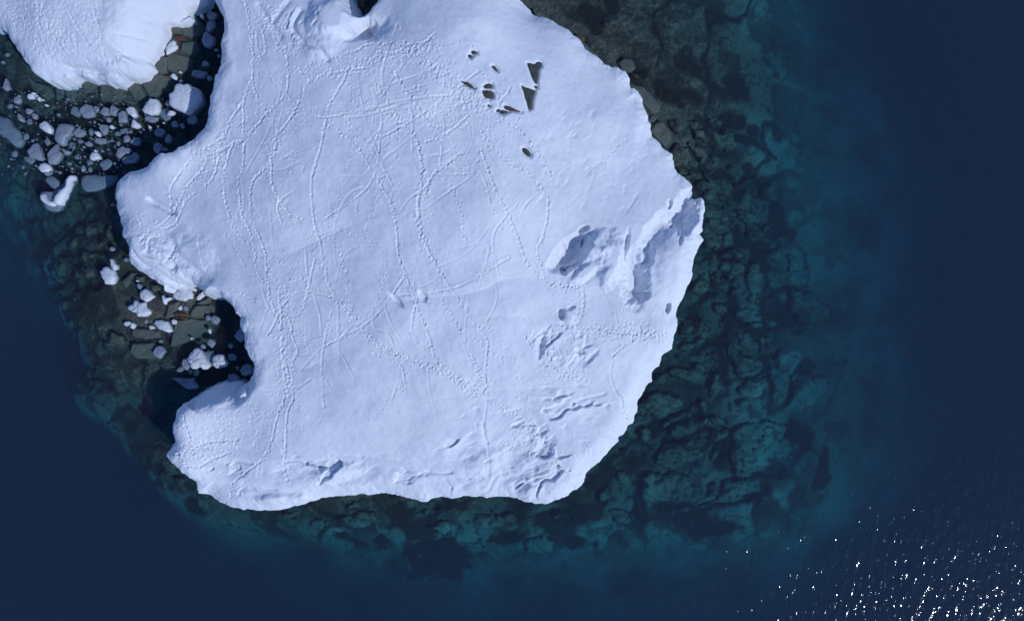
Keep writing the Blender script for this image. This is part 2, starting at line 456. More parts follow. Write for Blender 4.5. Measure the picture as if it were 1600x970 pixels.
# slabs and blocks of rock one can tell apart on the bottom: outline in photograph pixels, lift above the general bottom
BLOCKS = [
    # right flank
    [(1102, 320), (1130, 320), (1147, 338), (1140, 345), (1148, 360), (1150, 378), (1125, 388), (1102, 394), (1096, 380), (1096, 350)],
    [(1098, 300), (1120, 297), (1140, 300), (1154, 312), (1153, 326), (1140, 321), (1125, 317), (1102, 317)],
    [(1085, 282), (1098, 275), (1104, 285), (1100, 292), (1088, 292)], [(1125, 262), (1145, 262), (1140, 275), (1128, 272)],
    [(1150, 290), (1170, 280), (1190, 270), (1186, 280), (1165, 289), (1152, 295)], [(1178, 300), (1190, 308), (1190, 324), (1184, 326), (1178, 315)],
    [(1155, 328), (1175, 332), (1190, 341), (1205, 353), (1222, 361), (1200, 358), (1182, 349), (1165, 344), (1156, 338)],
    [(1166, 347), (1180, 351), (1195, 362), (1190, 372), (1180, 370), (1170, 376), (1164, 370)], [(1160, 378), (1172, 380), (1170, 387), (1162, 387)],
    [(1128, 393), (1150, 389), (1163, 398), (1162, 402), (1140, 401), (1126, 403)],
    [(1190, 392), (1210, 390), (1230, 378), (1232, 395), (1228, 412), (1215, 412), (1200, 402)], [(1236, 395), (1258, 398), (1260, 425), (1240, 425), (1233, 412)],
    [(1192, 290), (1212, 285), (1215, 305), (1200, 310), (1193, 305)], [(1080, 410), (1108, 408), (1110, 430), (1108, 450), (1095, 460), (1078, 457), (1076, 430)],
    [(1112, 430), (1122, 428), (1140, 440), (1138, 458), (1120, 455), (1112, 445)], [(1126, 405), (1140, 403), (1165, 410), (1165, 428), (1150, 430), (1138, 434), (1124, 422)],
    [(1169, 412), (1180, 408), (1200, 425), (1210, 440), (1205, 455), (1222, 485), (1205, 482), (1180, 478), (1166, 470), (1164, 440)],
    [(1148, 450), (1158, 448), (1160, 458), (1150, 460)], [(1084, 478), (1100, 474), (1113, 480), (1108, 484), (1090, 486)],
    [(1116, 474), (1142, 474), (1144, 488), (1120, 494)], [(1150, 482), (1185, 480), (1188, 484), (1165, 492), (1152, 500), (1148, 495)],
    [(1072, 495), (1090, 490), (1105, 500), (1118, 510), (1126, 522), (1120, 532), (1095, 525), (1075, 528), (1060, 520), (1066, 505)],
    [(1118, 498), (1138, 495), (1136, 508), (1128, 516), (1120, 506)], [(1058, 540), (1075, 532), (1100, 532), (1095, 542), (1075, 550), (1058, 552)],
    [(1160, 508), (1180, 502), (1192, 506), (1185, 512), (1165, 512)], [(1155, 520), (1170, 518), (1183, 530), (1186, 545), (1175, 548), (1160, 535)],
    [(1186, 525), (1200, 520), (1210, 525), (1208, 540), (1192, 538)], [(1140, 540), (1152, 542), (1170, 556), (1195, 565), (1205, 575), (1190, 582), (1165, 590), (1148, 578), (1140, 560)],
    [(1108, 553), (1120, 552), (1132, 562), (1130, 570), (1118, 564)], [(1215, 545), (1228, 540), (1240, 555), (1235, 568), (1222, 572), (1213, 560)],
    [(1230, 450), (1255, 445), (1290, 470), (1320, 480), (1300, 500), (1270, 510), (1250, 500), (1232, 480)],
    [(1045, 580), (1065, 570), (1090, 568), (1105, 580), (1108, 590), (1090, 598), (1065, 595), (1048, 592)],
    [(1112, 580), (1125, 580), (1135, 595), (1130, 612), (1115, 622), (1110, 605)],
    [(1005, 615), (1020, 612), (1050, 618), (1072, 620), (1078, 632), (1065, 642), (1045, 652), (1015, 653), (992, 650), (996, 635)],
    [(1020, 588), (1035, 585), (1042, 598), (1030, 605), (1014, 602)], [(1055, 650), (1080, 640), (1098, 625), (1110, 632), (1112, 645), (1090, 648), (1060, 662), (1035, 664)],
    [(1045, 672), (1075, 660), (1105, 653), (1108, 668), (1085, 676), (1060, 684), (1042, 686)], [(1112, 652), (1125, 650), (1148, 660), (1148, 666), (1130, 668), (1115, 664)],
    [(1115, 673), (1138, 672), (1138, 685), (1125, 692), (1112, 690)], [(1040, 695), (1070, 687), (1100, 682), (1105, 695), (1100, 715), (1070, 728), (1040, 735), (1026, 722), (1030, 708)],
    [(1108, 708), (1125, 700), (1128, 710), (1112, 722)], [(1005, 747), (1030, 738), (1060, 740), (1085, 745), (1090, 765), (1095, 780), (1050, 790), (1010, 785), (1002, 765)],
    [(1155, 610), (1175, 594), (1195, 595), (1210, 590), (1205, 605), (1195, 620), (1175, 622), (1158, 620)],
    [(1240, 590), (1255, 582), (1290, 590), (1315, 600), (1300, 630), (1275, 650), (1240, 650), (1228, 635), (1238, 610)],
    [(1155, 660), (1172, 655), (1190, 660), (1215, 655), (1235, 668), (1235, 690), (1260, 700), (1230, 720), (1220, 740), (1180, 735), (1150, 740), (1142, 710), (1145, 680)],
    [(1155, 628), (1180, 626), (1190, 632), (1175, 636), (1158, 634)], [(1108, 760), (1120, 755), (1122, 772), (1110, 776)],
    [(955, 705), (975, 692), (985, 700), (980, 715), (960, 724), (948, 718)], [(965, 740), (985, 738), (988, 765), (975, 780), (965, 765)],
    [(1135, 755), (1170, 750), (1200, 765), (1150, 782), (1100, 795), (1130, 775)], [(865, 802), (885, 792), (900, 805), (905, 812), (880, 815), (865, 810)],
    [(930, 767), (952, 760), (955, 780), (940, 785)], [(955, 800), (985, 795), (990, 820), (970, 830), (955, 820)], [(995, 672), (1012, 668), (1018, 690), (1008, 700), (996, 690)],
    [(655, 795), (690, 793), (690, 805), (665, 810), (652, 802)], [(735, 800), (770, 795), (800, 805), (815, 830), (790, 838), (750, 832), (735, 820)],
    [(485, 815), (530, 812), (560, 800), (585, 800), (590, 815), (555, 830), (520, 842), (490, 838), (475, 828)], [(665, 820), (700, 818), (710, 830), (690, 840), (668, 838)],
    [(820, 850), (850, 840), (865, 860), (855, 875), (820, 875)],
    [(440, 803), (462, 798), (470, 806), (455, 815), (438, 812)], [(535, 790), (560, 784), (575, 790), (560, 798), (538, 798)],
    [(270, 745), (288, 755), (300, 770), (285, 775), (268, 762)], [(240, 735), (258, 742), (262, 758), (248, 760), (236, 750)],
    # north-east flank, slabs fitted together
    [(1038, 236), (1055, 225), (1075, 230), (1085, 245), (1075, 262), (1064, 268), (1050, 258)], [(1078, 225), (1100, 228), (1125, 240), (1132, 255), (1115, 270), (1097, 264), (1086, 245)],
    [(1080, 201), (1110, 200), (1150, 208), (1165, 222), (1140, 235), (1110, 226), (1085, 216)], [(1040, 178), (1060, 180), (1075, 195), (1060, 206), (1044, 196)],
    [(1110, 178), (1130, 190), (1120, 196), (1105, 190)], [(1065, 180), (1095, 190), (1090, 198), (1074, 193)], [(1130, 262), (1150, 255), (1155, 262), (1146, 268)],
    [(1100, 272), (1120, 274), (1122, 290), (1106, 294)], [(1064, 270), (1084, 272), (1086, 280), (1072, 280)],
    # left shelf
    [(120, 350), (135, 346), (150, 340), (160, 341), (162, 350), (156, 362), (145, 369), (130, 372), (122, 360)], [(163, 352), (172, 345), (178, 360), (177, 370), (165, 372), (159, 362)],
    [(95, 382), (110, 372), (120, 365), (122, 378), (118, 388), (108, 394), (98, 388)], [(125, 378), (145, 373), (175, 376), (172, 388), (150, 390), (125, 387)],
    [(113, 398), (125, 391), (150, 393), (160, 393), (150, 405), (130, 410), (115, 405)], [(60, 412), (75, 405), (90, 400), (105, 400), (107, 415), (105, 432), (90, 440), (72, 442), (60, 430)],
    [(110, 415), (125, 412), (150, 412), (155, 425), (150, 440), (125, 440), (110, 432)], [(95, 450), (115, 450), (125, 458), (105, 460)], [(62, 460), (75, 455), (77, 465), (66, 468)],
    [(82, 362), (95, 350), (112, 344), (120, 345), (105, 355), (90, 366)], [(105, 360), (122, 350), (131, 348), (126, 356), (110, 366)], [(80, 465), (100, 462), (118, 465), (115, 475), (95, 480), (82, 478)],
    [(20, 415), (35, 402), (48, 410), (48, 425), (30, 430)], [(115, 302), (140, 302), (145, 320), (135, 337), (125, 336), (122, 320)], [(90, 500), (108, 494), (114, 504), (100, 514), (90, 512)],
    [(86, 516), (98, 516), (106, 530), (98, 535)],
    # the bank south of the left cove
    [(148, 532), (175, 517), (195, 520), (203, 533), (185, 546), (160, 548)], [(118, 580), (135, 578), (142, 588), (128, 592)], [(130, 594), (150, 590), (165, 600), (150, 606), (134, 602)],
]
SMOOTH = [
    # bare, smooth slabs in the coves, close to or just above the water
    [(205, 513), (235, 514), (248, 518), (248, 527), (225, 530), (205, 526)], [(207, 537), (240, 535), (250, 545), (248, 560), (212, 560), (203, 550)],
    [(306, 475), (326, 463), (326, 474), (316, 476)], [(300, 486), (306, 478), (326, 477), (328, 492), (318, 496), (297, 495)],
    [(277, 501), (300, 498), (322, 500), (325, 515), (312, 525), (290, 535), (265, 541), (272, 515)], [(263, 475), (278, 472), (275, 485), (268, 495), (255, 497)],
    [(329, 474), (335, 480), (336, 497), (331, 495)], [(210, 431), (222, 432), (222, 440), (212, 441)], [(190, 441), (205, 425), (211, 428), (196, 449)], [(232, 444), (246, 446), (250, 452), (238, 456)],
    [(38, 115), (55, 128), (75, 135), (83, 149), (70, 155), (50, 140)], [(86, 133), (99, 133), (99, 150), (86, 154)], [(102, 133), (114, 131), (117, 148), (108, 159), (101, 154)],
    [(128, 124), (140, 122), (149, 128), (146, 140), (130, 146), (126, 135)], [(160, 132), (190, 134), (192, 152), (175, 159), (155, 155), (155, 140)],
    [(198, 128), (215, 124), (223, 144), (225, 152), (208, 155), (200, 140)], [(219, 123), (240, 116), (264, 121), (271, 126), (260, 140), (232, 152), (226, 140)],
    [(240, 105), (247, 90), (262, 89), (260, 104), (255, 112), (242, 115)], [(264, 86), (278, 84), (292, 89), (300, 93), (292, 108), (275, 114), (262, 110)],
    [(286, 42), (290, 30), (305, 25), (317, 38), (317, 52), (305, 59), (288, 57)], [(264, 42), (282, 38), (285, 54), (270, 51)], [(288, 69), (305, 63), (311, 75), (300, 87), (285, 82)], [(252, 72), (261, 66), (260, 78), (254, 81)],
    # north-east shore
    [(832, 14), (850, 21), (870, 36), (895, 52), (915, 68), (935, 88), (925, 86), (890, 60), (860, 44), (838, 32)], [(965, 97), (975, 90), (988, 92), (994, 105), (985, 112), (970, 110)],
    [(985, 130), (1005, 135), (1020, 150), (1032, 165), (1030, 175), (1018, 177), (1003, 160), (996, 146)], [(1025, 192), (1035, 190), (1050, 205), (1048, 220), (1040, 229), (1026, 218), (1016, 205)],
    [(1018, 180), (1027, 182), (1022, 191), (1012, 190)],
]
REDS = [(280, 59, 9, 4), (306, 62, 6, 4), (304, 16, 7, 4), (263, 119, 8, 2), (279, 491, 10, 4), (202, 436, 5, 3), (285, 497, 8, 2), (993, 118, 7, 2), (905, 60, 10, 7), (948, 40, 6, 4), (955, 60, 7, 3), (900, 78, 3, 2), (930, 82, 3, 2)]
# dark growths of kelp (ellipses: x, y, rx, ry, turn) and painted shade of the gaps between blocks (polylines, width)
KELP_E = [(1160, 296, 14, 12, 0), (1195, 300, 18, 10, -30), (1215, 335, 18, 18, 20), (1235, 360, 30, 10, 15), (1110, 402, 16, 9, -10), (1155, 365, 8, 30, 0), (1190, 405, 18, 8, 35), (1185, 385, 15, 6, 0),
          (1155, 440, 10, 14, 0), (1225, 500, 22, 12, 10), (1255, 520, 14, 10, 0), (1110, 560, 40, 8, -12), (1270, 575, 50, 10, -4), (1145, 630, 14, 30, 0), (1165, 685, 9, 18, 10), (1250, 680, 30, 8, 15), (1290, 720, 10, 40, 10),
          (1185, 745, 18, 8, 0), (1140, 740, 10, 40, 0), (1030, 670, 10, 40, 55), (1000, 715, 16, 28, 20), (925, 750, 14, 16, 0), (920, 800, 30, 14, 10), (1100, 745, 12, 14, 0), (1060, 810, 40, 8, -10), (1120, 825, 50, 12, -8),
          (1170, 260, 14, 5, 10), (1150, 190, 22, 8, 5), (1180, 200, 14, 10, 0), (1120, 350, 8, 6, 0), (940, 60, 50, 22, 35), (990, 110, 22, 14, 35), (900, 30, 26, 12, 35), (920, 30, 40, 20, 35), (965, 90, 40, 16, 40), (1040, 140, 30, 14, 40), (1030, 60, 24, 14, 20), (1080, 150, 26, 12, 30), (1120, 30, 22, 12, 0), (980, 20, 30, 10, 20), (1150, 130, 20, 14, 30), (1185, 60, 8, 40, 0), (1200, 190, 18, 10, 0),
          (90, 395, 18, 14, 0), (70, 380, 16, 14, 0), (60, 452, 40, 7, 5), (110, 490, 36, 9, 10), (130, 450, 20, 6, 0), (75, 530, 12, 30, -15), (115, 590, 30, 8, 20), (130, 607, 16, 5, 5), (155, 598, 22, 3, 40), (45, 340, 26, 10, -20), (60, 300, 14, 18, 0), (150, 330, 12, 20, 20),
          (620, 800, 20, 16, 10), (650, 830, 30, 10, 0), (720, 790, 20, 6, 0), (790, 845, 36, 8, 5), (850, 815, 18, 14, 0), (470, 805, 14, 8, -20), (700, 880, 60, 20, 0), (560, 850, 40, 8, 0), (600, 775, 14, 5, 0), (180, 770, 20, 10, 30), (300, 790, 30, 6, 30), (240, 730, 14, 8, 0), (880, 850, 26, 10, 0)]
GAP_SHADE_L = [([(1150, 400), (1146, 440), (1145, 480), (1138, 520), (1128, 545), (1138, 600), (1142, 640)], 8), ([(1060, 555), (1095, 545), (1125, 530)], 5), ([(1078, 484), (1100, 468), (1120, 458)], 5), ([(1060, 530), (1090, 528), (1112, 532)], 3),
          ([(1102, 396), (1125, 391), (1150, 386)], 4), ([(1155, 500), (1175, 516), (1200, 515), (1225, 512)], 5), ([(1205, 580), (1180, 588), (1155, 596)], 5), ([(1130, 690), (1128, 730), (1132, 780), (1085, 800)], 8), ([(1028, 664), (1060, 650), (1085, 636), (1095, 620)], 4),
          ([(1040, 690), (1075, 680), (1108, 672)], 4), ([(1002, 740), (998, 780), (1008, 815)], 9), ([(955, 735), (948, 775), (930, 810)], 6), ([(1100, 795), (1150, 785), (1190, 775)], 5), ([(1090, 180), (1130, 205), (1190, 225), (1215, 245)], 5), ([(160, 390), (125, 400), (108, 396), (100, 395)], 3),
          ([(120, 345), (90, 372), (60, 400)], 5), ([(205, 532), (235, 531), (250, 529)], 1.5), ([(265, 500), (258, 520), (262, 540)], 2), ([(155, 540), (170, 555), (178, 562)], 3)]

xs = np.concatenate([np.linspace(-880, -130, 18)[:-1], np.linspace(-130, -92, 30)[:-1], np.arange(-92, 92, 0.30), np.linspace(92, 130, 30), np.linspace(130, 880, 18)[1:]])
ys = np.concatenate([np.linspace(-880, -100, 18)[:-1], np.linspace(-100, -58, 30)[:-1], np.arange(-58, 62, 0.30), np.linspace(62, 100, 30), np.linspace(100, 880, 18)[1:]])
BX, BY = np.meshgrid(xs, ys)
T0 = bed_top(BX, BY)
low = np.zeros_like(T0)
ALLB = [(b, False) for b in BLOCKS] + [(b, True) for b in SMOOTH]


def sub(X, Y, cx, cy, r):
    ix = np.searchsorted(xs, [cx - r, cx + r])
    iy = np.searchsorted(ys, [cy - r, cy + r])
    return slice(iy[0], iy[1]), slice(ix[0], ix[1])


for b, smooth in ALLB:
    c = np.mean(b, axis=0)
    z = float(bed_top(*P(*c)))
    w = np.array([P(x, y, z) for x, y in b])
    cx, cy_ = w.mean(0)
    r = np.abs(w - [cx, cy_]).max() + 3
    sl = sub(BX, BY, cx, cy_, r)
    if BX[sl].size == 0:
        continue
    d, _ = poly_field(w, BX[sl], BY[sl])
    dep = (0.45 if smooth else 0.75) * (1 - sstep(0.2, 1.8, -d))
    low[sl] = np.maximum(low[sl], dep)
kelp_and_shade = np.zeros_like(T0)
wob = 0.7 * fbm(BX, BY, 2.6, 4, seed=31) + 0.9 * fbm(BX, BY, 7.0, 3, seed=36)
for x, y, rx, ry, a in KELP_E:
    z = float(bed_top(*P(x, y)))
    cx, cy_ = P(x, y, z)
    k = S * (H - z) / H
    rx, ry = rx * k, ry * k
    r = max(rx, ry) * 1.8 + 1
    sl = sub(BX, BY, cx, cy_, r)
    ca, sa = math.cos(math.radians(-a)), math.sin(math.radians(-a))
    dx, dy = BX[sl] - cx, BY[sl] - cy_
    q = np.sqrt(((dx * ca + dy * sa) / rx) ** 2 + ((-dx * sa + dy * ca) / max(ry, 0.45 * rx)) ** 2) + 1.9 * wob[sl]
    kelp_and_shade[sl] = np.maximum(kelp_and_shade[sl], 1 - sstep(0.6, 1.25, q))
for pl, wd in GAP_SHADE_L:
    for q in catmull(pl, 3):
        z = float(bed_top(*P(*q)))
        cx, cy_ = P(q[0], q[1], z)
        r = wd * S * 1.2
        sl = sub(BX, BY, cx, cy_, r * 2.2)
        d = np.sqrt((BX[sl] - cx) ** 2 + (BY[sl] - cy_) ** 2) / r + 1.5 * wob[sl]
        kelp_and_shade[sl] = np.maximum(kelp_and_shade[sl], 1 - sstep(0.7, 1.2, d))
def silt_at(X, Y, T):
    return np.clip(sstep(-2.6, -6.0, T) * (0.55 + 0.9 * fbm(X, Y, 7.0, 4, seed=55)), 0, 0.9)


def weed_and_shade_at(X, Y, T):
    """branching lanes of painted crack shade, and tufts of dark weed, over the rock"""
    wx, wy = X + 2.2 * fbm(X, Y, 6.0, 3, seed=61), Y + 2.2 * fbm(X, Y, 6.0, 3, seed=62)
    lane = np.abs(fbm(wx, wy, 9.0, 3, seed=63))
    fine = np.abs(fbm(wx * 1.3, wy * 1.3, 3.2, 3, seed=64))
    k = np.maximum(0.97 * (1 - sstep(0.03, 0.12, lane)), 0.8 * (1 - sstep(0.01, 0.08, fine)))
    tuft = 0.6 * sstep(0.05, 0.3, fbm(X, Y, 1.6, 4, seed=65)) * sstep(-5.5, -1.0, T)
    return np.maximum(k * sstep(-12, -5.5, T), tuft)


patch = fbm(BX, BY, 5.0, 4, seed=77)
kelp_and_shade = np.maximum(kelp_and_shade, 0.75 * sstep(0.12, 0.3, patch) * sstep(-20, -2.5, T0))
kelp_and_shade = np.maximum(kelp_and_shade, weed_and_shade_at(BX, BY, T0) * sstep(-0.2, -1.0, T0))
shal = sstep(-12, -1, T0)
cob = np.abs(fbm(BX, BY, 1.1, 3, seed=5))
BZ = T0 - low + fbm(BX, BY, 3.5, 4, seed=3) * (0.35 + 0.45 * (1 - shal)) - 0.25 * kelp_and_shade - 0.12 + cob * 0.35 * shal
BZ = np.minimum(BZ, -0.06 - 0.0 * T0 + np.where(T0 > -0.12, 0.02, 0))
seabed = tag(grid_obj('seabed', BX, BY, BZ, np.ones_like(BX, bool), M_BED, {'kelp_and_shade': np.clip(kelp_and_shade, 0, 1) * 0.93, 'silt': silt_at(BX, BY, T0)}), kind='structure')


def resample_closed(w, step):
    n = len(w)
    out = []
    for i in range(n):
        a, b = w[i], w[(i + 1) % n]
        k = max(1, int(round(np.linalg.norm(b - a) / step)))
        for j in range(k):
            out.append(a + (b - a) * j / k)
    return np.array(out)


def round_poly(w, it=1):
    for _ in range(it):
        nx = np.roll(w, -1, 0)
        w = np.stack([0.78 * w + 0.22 * nx, 0.22 * w + 0.78 * nx], 1).reshape(-1, 2)
    return w


def rings(name, w, levels, mat, parent=None, rough=0.0, seed=0, top_fn=None, step=0.7, tilt=(0, 0)):
    """a closed lump over an outline: levels = [(scale, z), ...] from the foot up, finished by a centre point"""
    w = round_poly(np.array(w, float), 1) if name not in ('ice_floe', 'ice_block') or len(w) > 9 else np.array(w, float)
    per = np.sum(np.linalg.norm(np.roll(w, -1, 0) - w, axis=1))
    w = resample_closed(w, max(step, per / 40))
    if len(w) < 6:
        w = resample_closed(w, per / 9)
    r = np.random.RandomState(seed)
    c = w.mean(0)
    n = len(w)
    jit = 1 + rough * 0.22 * np.convolve(np.tile(r.randn(n), 3), [0.3, 0.4, 0.3], 'same')[n:2 * n]
    verts, faces = [], []
    for li, (s, z) in enumerate(levels):
        for i in range(n):
            q = c + (w[i] - c) * s * (jit[i] if li else 1.0 * jit[i])
            zz = z + (r.randn() * rough * 0.12 if li > 1 else 0) + ((q - c) @ np.array(tilt) if li > 0 else 0)
            if top_fn is not None and li > 0:
                zz += top_fn(q[0], q[1])
            verts.append((q[0], q[1], zz))
    for li in range(len(levels) - 1):
        for i in range(n):
            j = (i + 1) % n
            faces.append((li * n + i, li * n + j, (li + 1) * n + j, (li + 1) * n + i))
    zt = levels[-1][1] + (top_fn(c[0], c[1]) if top_fn else 0) + abs(r.randn()) * rough * 0.08
    verts.append((c[0], c[1], zt))
    b = (len(levels) - 1) * n
    for i in range(n):
        faces.append((b + i, b + (i + 1) % n, len(verts) - 1))
    faces.append(tuple(reversed(range(n))))
    o = mesh_obj(name, [(v[0] - c[0], v[1] - c[1], v[2]) for v in verts], faces, mat, parent)
    o.location = (c[0], c[1], 0)
    return o


def rock_patch(w, z, smooth, seed):
    """one slab of bottom rock: ragged outline, bevelled edge, uneven top"""
    cell = 0.16 if smooth else 0.24
    m = 0.7
    X, Y = np.meshgrid(np.arange(w[:, 0].min() - m, w[:, 0].max() + m, cell), np.arange(w[:, 1].min() - m, w[:, 1].max() + m, cell))
    d, _ = poly_field(w, X, Y)
    rr = np.random.RandomState(seed)
    T = bed_top(X, Y)
    c = w.mean(0)
    tx, ty = rr.uniform(-.07, .07, 2)
    ox, oy = rr.uniform(0, 400, 2)
    if smooth:
        d = d + 0.16 * fbm(X, Y, 1.4, 3, seed=seed)
        Z = T + rr.uniform(0.02, 0.16) + tx * (X - c[0]) + ty * (Y - c[1]) + 0.10 * fbm(X + ox, Y + oy, 2.2, 3, seed=8)
        Z -= 0.14 * (1 - sstep(0.0, 0.35, d)) ** 2
        joint = fbm(0.8 * X + 0.6 * Y + ox, 5 * (0.8 * Y - 0.6 * X) + oy, 2.4, 2, seed=seed)
        Z -= 0.10 * sstep(0.22, 0.34, joint)
    else:
        d = d + 1.1 * fbm(X, Y, 2.2, 4, seed=seed % 40, gain=0.6) - 0.05
        ridge_ = np.abs(fbm(0.9 * X - 0.5 * Y + ox, 2.2 * (0.5 * X + 0.9 * Y) + oy, 3.2, 3, seed=12))
        Z = T + rr.uniform(-0.05, 0.2) + tx * (X - c[0]) + ty * (Y - c[1]) + 0.5 * fbm(X + ox, Y + oy, 2.0, 4, seed=8, gain=0.6) - 0.55 * (1 - sstep(0.0, 0.14, ridge_))
        Z -= 0.55 * (1 - sstep(0.0, 1.3, d)) ** 2
    out_ = sstep(0.0, 0.3, -d)
    Z = Z * (1 - out_) + (T - 2.6) * out_
    o = grid_obj('rock_slab', X - c[0], Y - c[1], Z, d > -0.3, M_SMOOTH if smooth else M_SLAB,
                 None if smooth else {'kelp_and_shade': 0.9 * np.clip(weed_and_shade_at(X, Y, T) + 0.8 * (1 - sstep(0.0, 0.5, d)), 0, 1), 'silt': silt_at(X, Y, T)})  # slab rims darkened in colour to stand for shade in the gaps
    o.location = (c[0], c[1], 0)
    o.parent = seabed
    return o


for i, (b, smooth) in enumerate(ALLB):
    z = float(bed_top(*P(*np.mean(b, axis=0))))
    rock_patch(np.array([P(x, y, z) for x, y in b]), z, smooth, 1000 + i)


def ell(x, y, rx, ry, a=0, n=11, seed=0, jit=0.12):
    r = np.random.RandomState(seed)
    ph = r.rand() * 6.28
    out = []
    ca, sa = math.cos(math.radians(a)), math.sin(math.radians(a))
    for i in range(n):
        t = ph + 2 * math.pi * (i + r.uniform(-.25, .25)) / n
        k = 1 + r.uniform(-jit, jit)
        u, v = rx * k * math.cos(t), ry * k * math.sin(t)
        out.append((x + u * ca - v * sa, y + u * sa + v * ca))
    return out


for i, (x, y, rx, ry) in enumerate(REDS):
    z = float(bed_top(*P(x, y)))
    w = np.array([P(a, b, z) for a, b in ell(x, y, rx, ry, 30 if x > 850 else 10, seed=i)])
    rings('red_stone', w, [(1.05, z - 1.0), (1.0, z - 0.15), (0.85, z + 0.0), (0.4, z + 0.08)], M_RED, seabed, rough=0.5, seed=i, step=0.25)

# ------------------------------------------------------------------ snow islands
MAIN = [(340, 0), (345, 15), (352, 30), (357, 45), (357, 60), (354, 85), (345, 105), (335, 125), (330, 145), (330, 160), (325, 180), (318, 200), (305, 215),
        (290, 226), (270, 237), (255, 240), (240, 247), (222, 257), (205, 268), (190, 280), (180, 295), (180, 305), (185, 315), (184, 330), (190, 345), (196, 355),
        (199, 370), (203, 385), (203, 400), (208, 412), (220, 425), (235, 437), (245, 443), (254, 448), (258, 456), (262, 450), (272, 452), (285, 448), (300, 441),
        (306, 446), (315, 452), (323, 456), (327, 462), (331, 466), (354, 466), (362, 480), (366, 488), (374, 497), (375, 508), (381, 520), (383, 535), (382, 541),
        (388, 555), (396, 566), (397, 575), (394, 585), (388, 598), (375, 596), (365, 597), (350, 600), (335, 604), (322, 610), (312, 618), (302, 625), (295, 630),
        (285, 633), (280, 640), (277, 655), (272, 665), (270, 680), (270, 690), (262, 705), (260, 712), (265, 722), (275, 732), (285, 742), (300, 755), (315, 767),
        (330, 772), (345, 782), (360, 787), (380, 792), (400, 795), (430, 796), (450, 794), (470, 788), (490, 782), (510, 778), (530, 775), (560, 773), (590, 771),
        (605, 771), (625, 774), (640, 777), (655, 782), (668, 783), (680, 778), (695, 776), (710, 777), (730, 777), (750, 777), (770, 776), (790, 777), (805, 780),
        (820, 785), (835, 787), (855, 787), (870, 783), (885, 775), (900, 765), (912, 752), (915, 742), (925, 732), (940, 718), (955, 702), (968, 690), (967, 684),
        (975, 680), (981, 672), (982, 665), (990, 663), (994, 650), (998, 640), (999, 625), (1003, 612), (1010, 603), (1018, 595), (1019, 582), (1030, 570), (1036, 555),
        (1048, 545), (1051, 530), (1052, 522), (1056, 510), (1055, 490), (1060, 475), (1070, 455), (1075, 445), (1080, 427), (1078, 425), (1085, 400), (1092, 385),
        (1098, 375), (1093, 366), (1099, 362), (1098, 345), (1101, 330), (1100, 315), (1096, 308), (1088, 310), (1083, 307), (1081, 290), (1072, 280), (1060, 270),
        (1053, 257), (1050, 240), (1038, 232), (1020, 215), (1016, 200), (1010, 180), (1003, 160), (998, 145), (990, 137), (985, 138), (982, 125), (975, 113), (965, 107),
        (955, 108), (940, 98), (925, 85), (905, 68), (880, 45), (860, 35), (835, 25), (825, 15), (808, 0), (770, -60), (700, -120), (630, -140), (602, -60), (596, 0),
        (595, 10), (590, 22), (583, 28), (578, 35), (570, 42), (563, 30), (555, 12), (549, 0), (540, -60), (520, -140), (440, -150), (360, -100), (338, -40)]


def edge_main(x, y):
    """rim height, roll-off drop, roll-off width (metres) of the snow edge at a photograph pixel"""
    if 545 <= x <= 600 and y <= 45:
        return 0.4, 6.5, 2.2
    if x < 360 and y < 100:
        return 1.8, 5.2, 2.2
    if 326 <= x <= 356 and 458 <= y <= 470:
        return 0.2, 6.6, 2.0
    if 294 <= x <= 390 and 594 <= y <= 632:
        return 0.2, 5.6, 3.6
    if y > 690 and x > 300:
        return 1.9, 1.7, 4.0
    if x > 800 and y < 150:
        return 1.8, 0.9, 2.5
    if x > 940:
        return 2.0, 1.3, 3.5
    if 200 <= x <= 325 and 380 <= y <= 465:
        return 3.2, 2.0, 2.5
    if x < 310 and y > 630:
        return 5.2, 1.2, 2.4
    if x < 210 and y < 380:
        return 2.4, 1.4, 2.8
    return 6.2, 1.2, 2.4


CTRL = [(600, 250, 10.06), (650, 350, 10.05), (700, 150, 9.74), (500, 300, 9.38), (420, 300, 8.6), (330, 330, 6.9), (260, 330, 4.9), (450, 450, 7.99), (420, 550, 7.06), (430, 650, 6.33), (350, 680, 5.4), (550, 550, 8.57), (650, 550, 8.75), (750, 500, 8.73), (800, 300, 9.02), (820, 150, 8.18), (900, 250, 6.6), (950, 200, 5.4), (880, 380, 7.04), (900, 450, 6.4), (1000, 300, 4.6), (1000, 500, 3.9), (900, 600, 5.2), (850, 700, 3.96), (700, 650, 7.24), (600, 680, 6.66), (500, 700, 5.68), (400, 740, 4.8), (750, 730, 4.48), (450, 150, 8.39), (400, 60, 7.7), (520, 30, 8.74), (650, 50, 9.35), (750, 30, 8.53), (300, 260, 6.6), (380, 200, 7.7), (480, 400, 8.32), (560, 420, 9.35), (960, 390, 5.9), (1050, 390, 4.4)]


def build_island(outline, edge, ctrl, name, mat, cell, seed):
    ep = [edge(x, y) for x, y in outline]
    w = np.array([P(x, y, e[0]) for (x, y), e in zip(outline, ep)])
    cp = [P(x, y, z) for x, y, z in ctrl] + [tuple(q) for q in w[::3]]
    cv = [z for x, y, z in ctrl] + [e[0] + e[1] for e in ep[::3]]
    B = RBF(cp, cv)
    x0, y0 = w.min(0) - 1.2
    x1, y1 = w.max(0) + 1.2
    X, Y = np.meshgrid(np.arange(x0, x1, cell), np.arange(y0, y1, cell))
    d, at = poly_field(w, X, Y, ep)
    return dict(X=X, Y=Y, d=d, at=at, B=B, x0=x0, y0=y0, cell=cell, Z=B(X, Y), name=name, mat=mat, seed=seed)


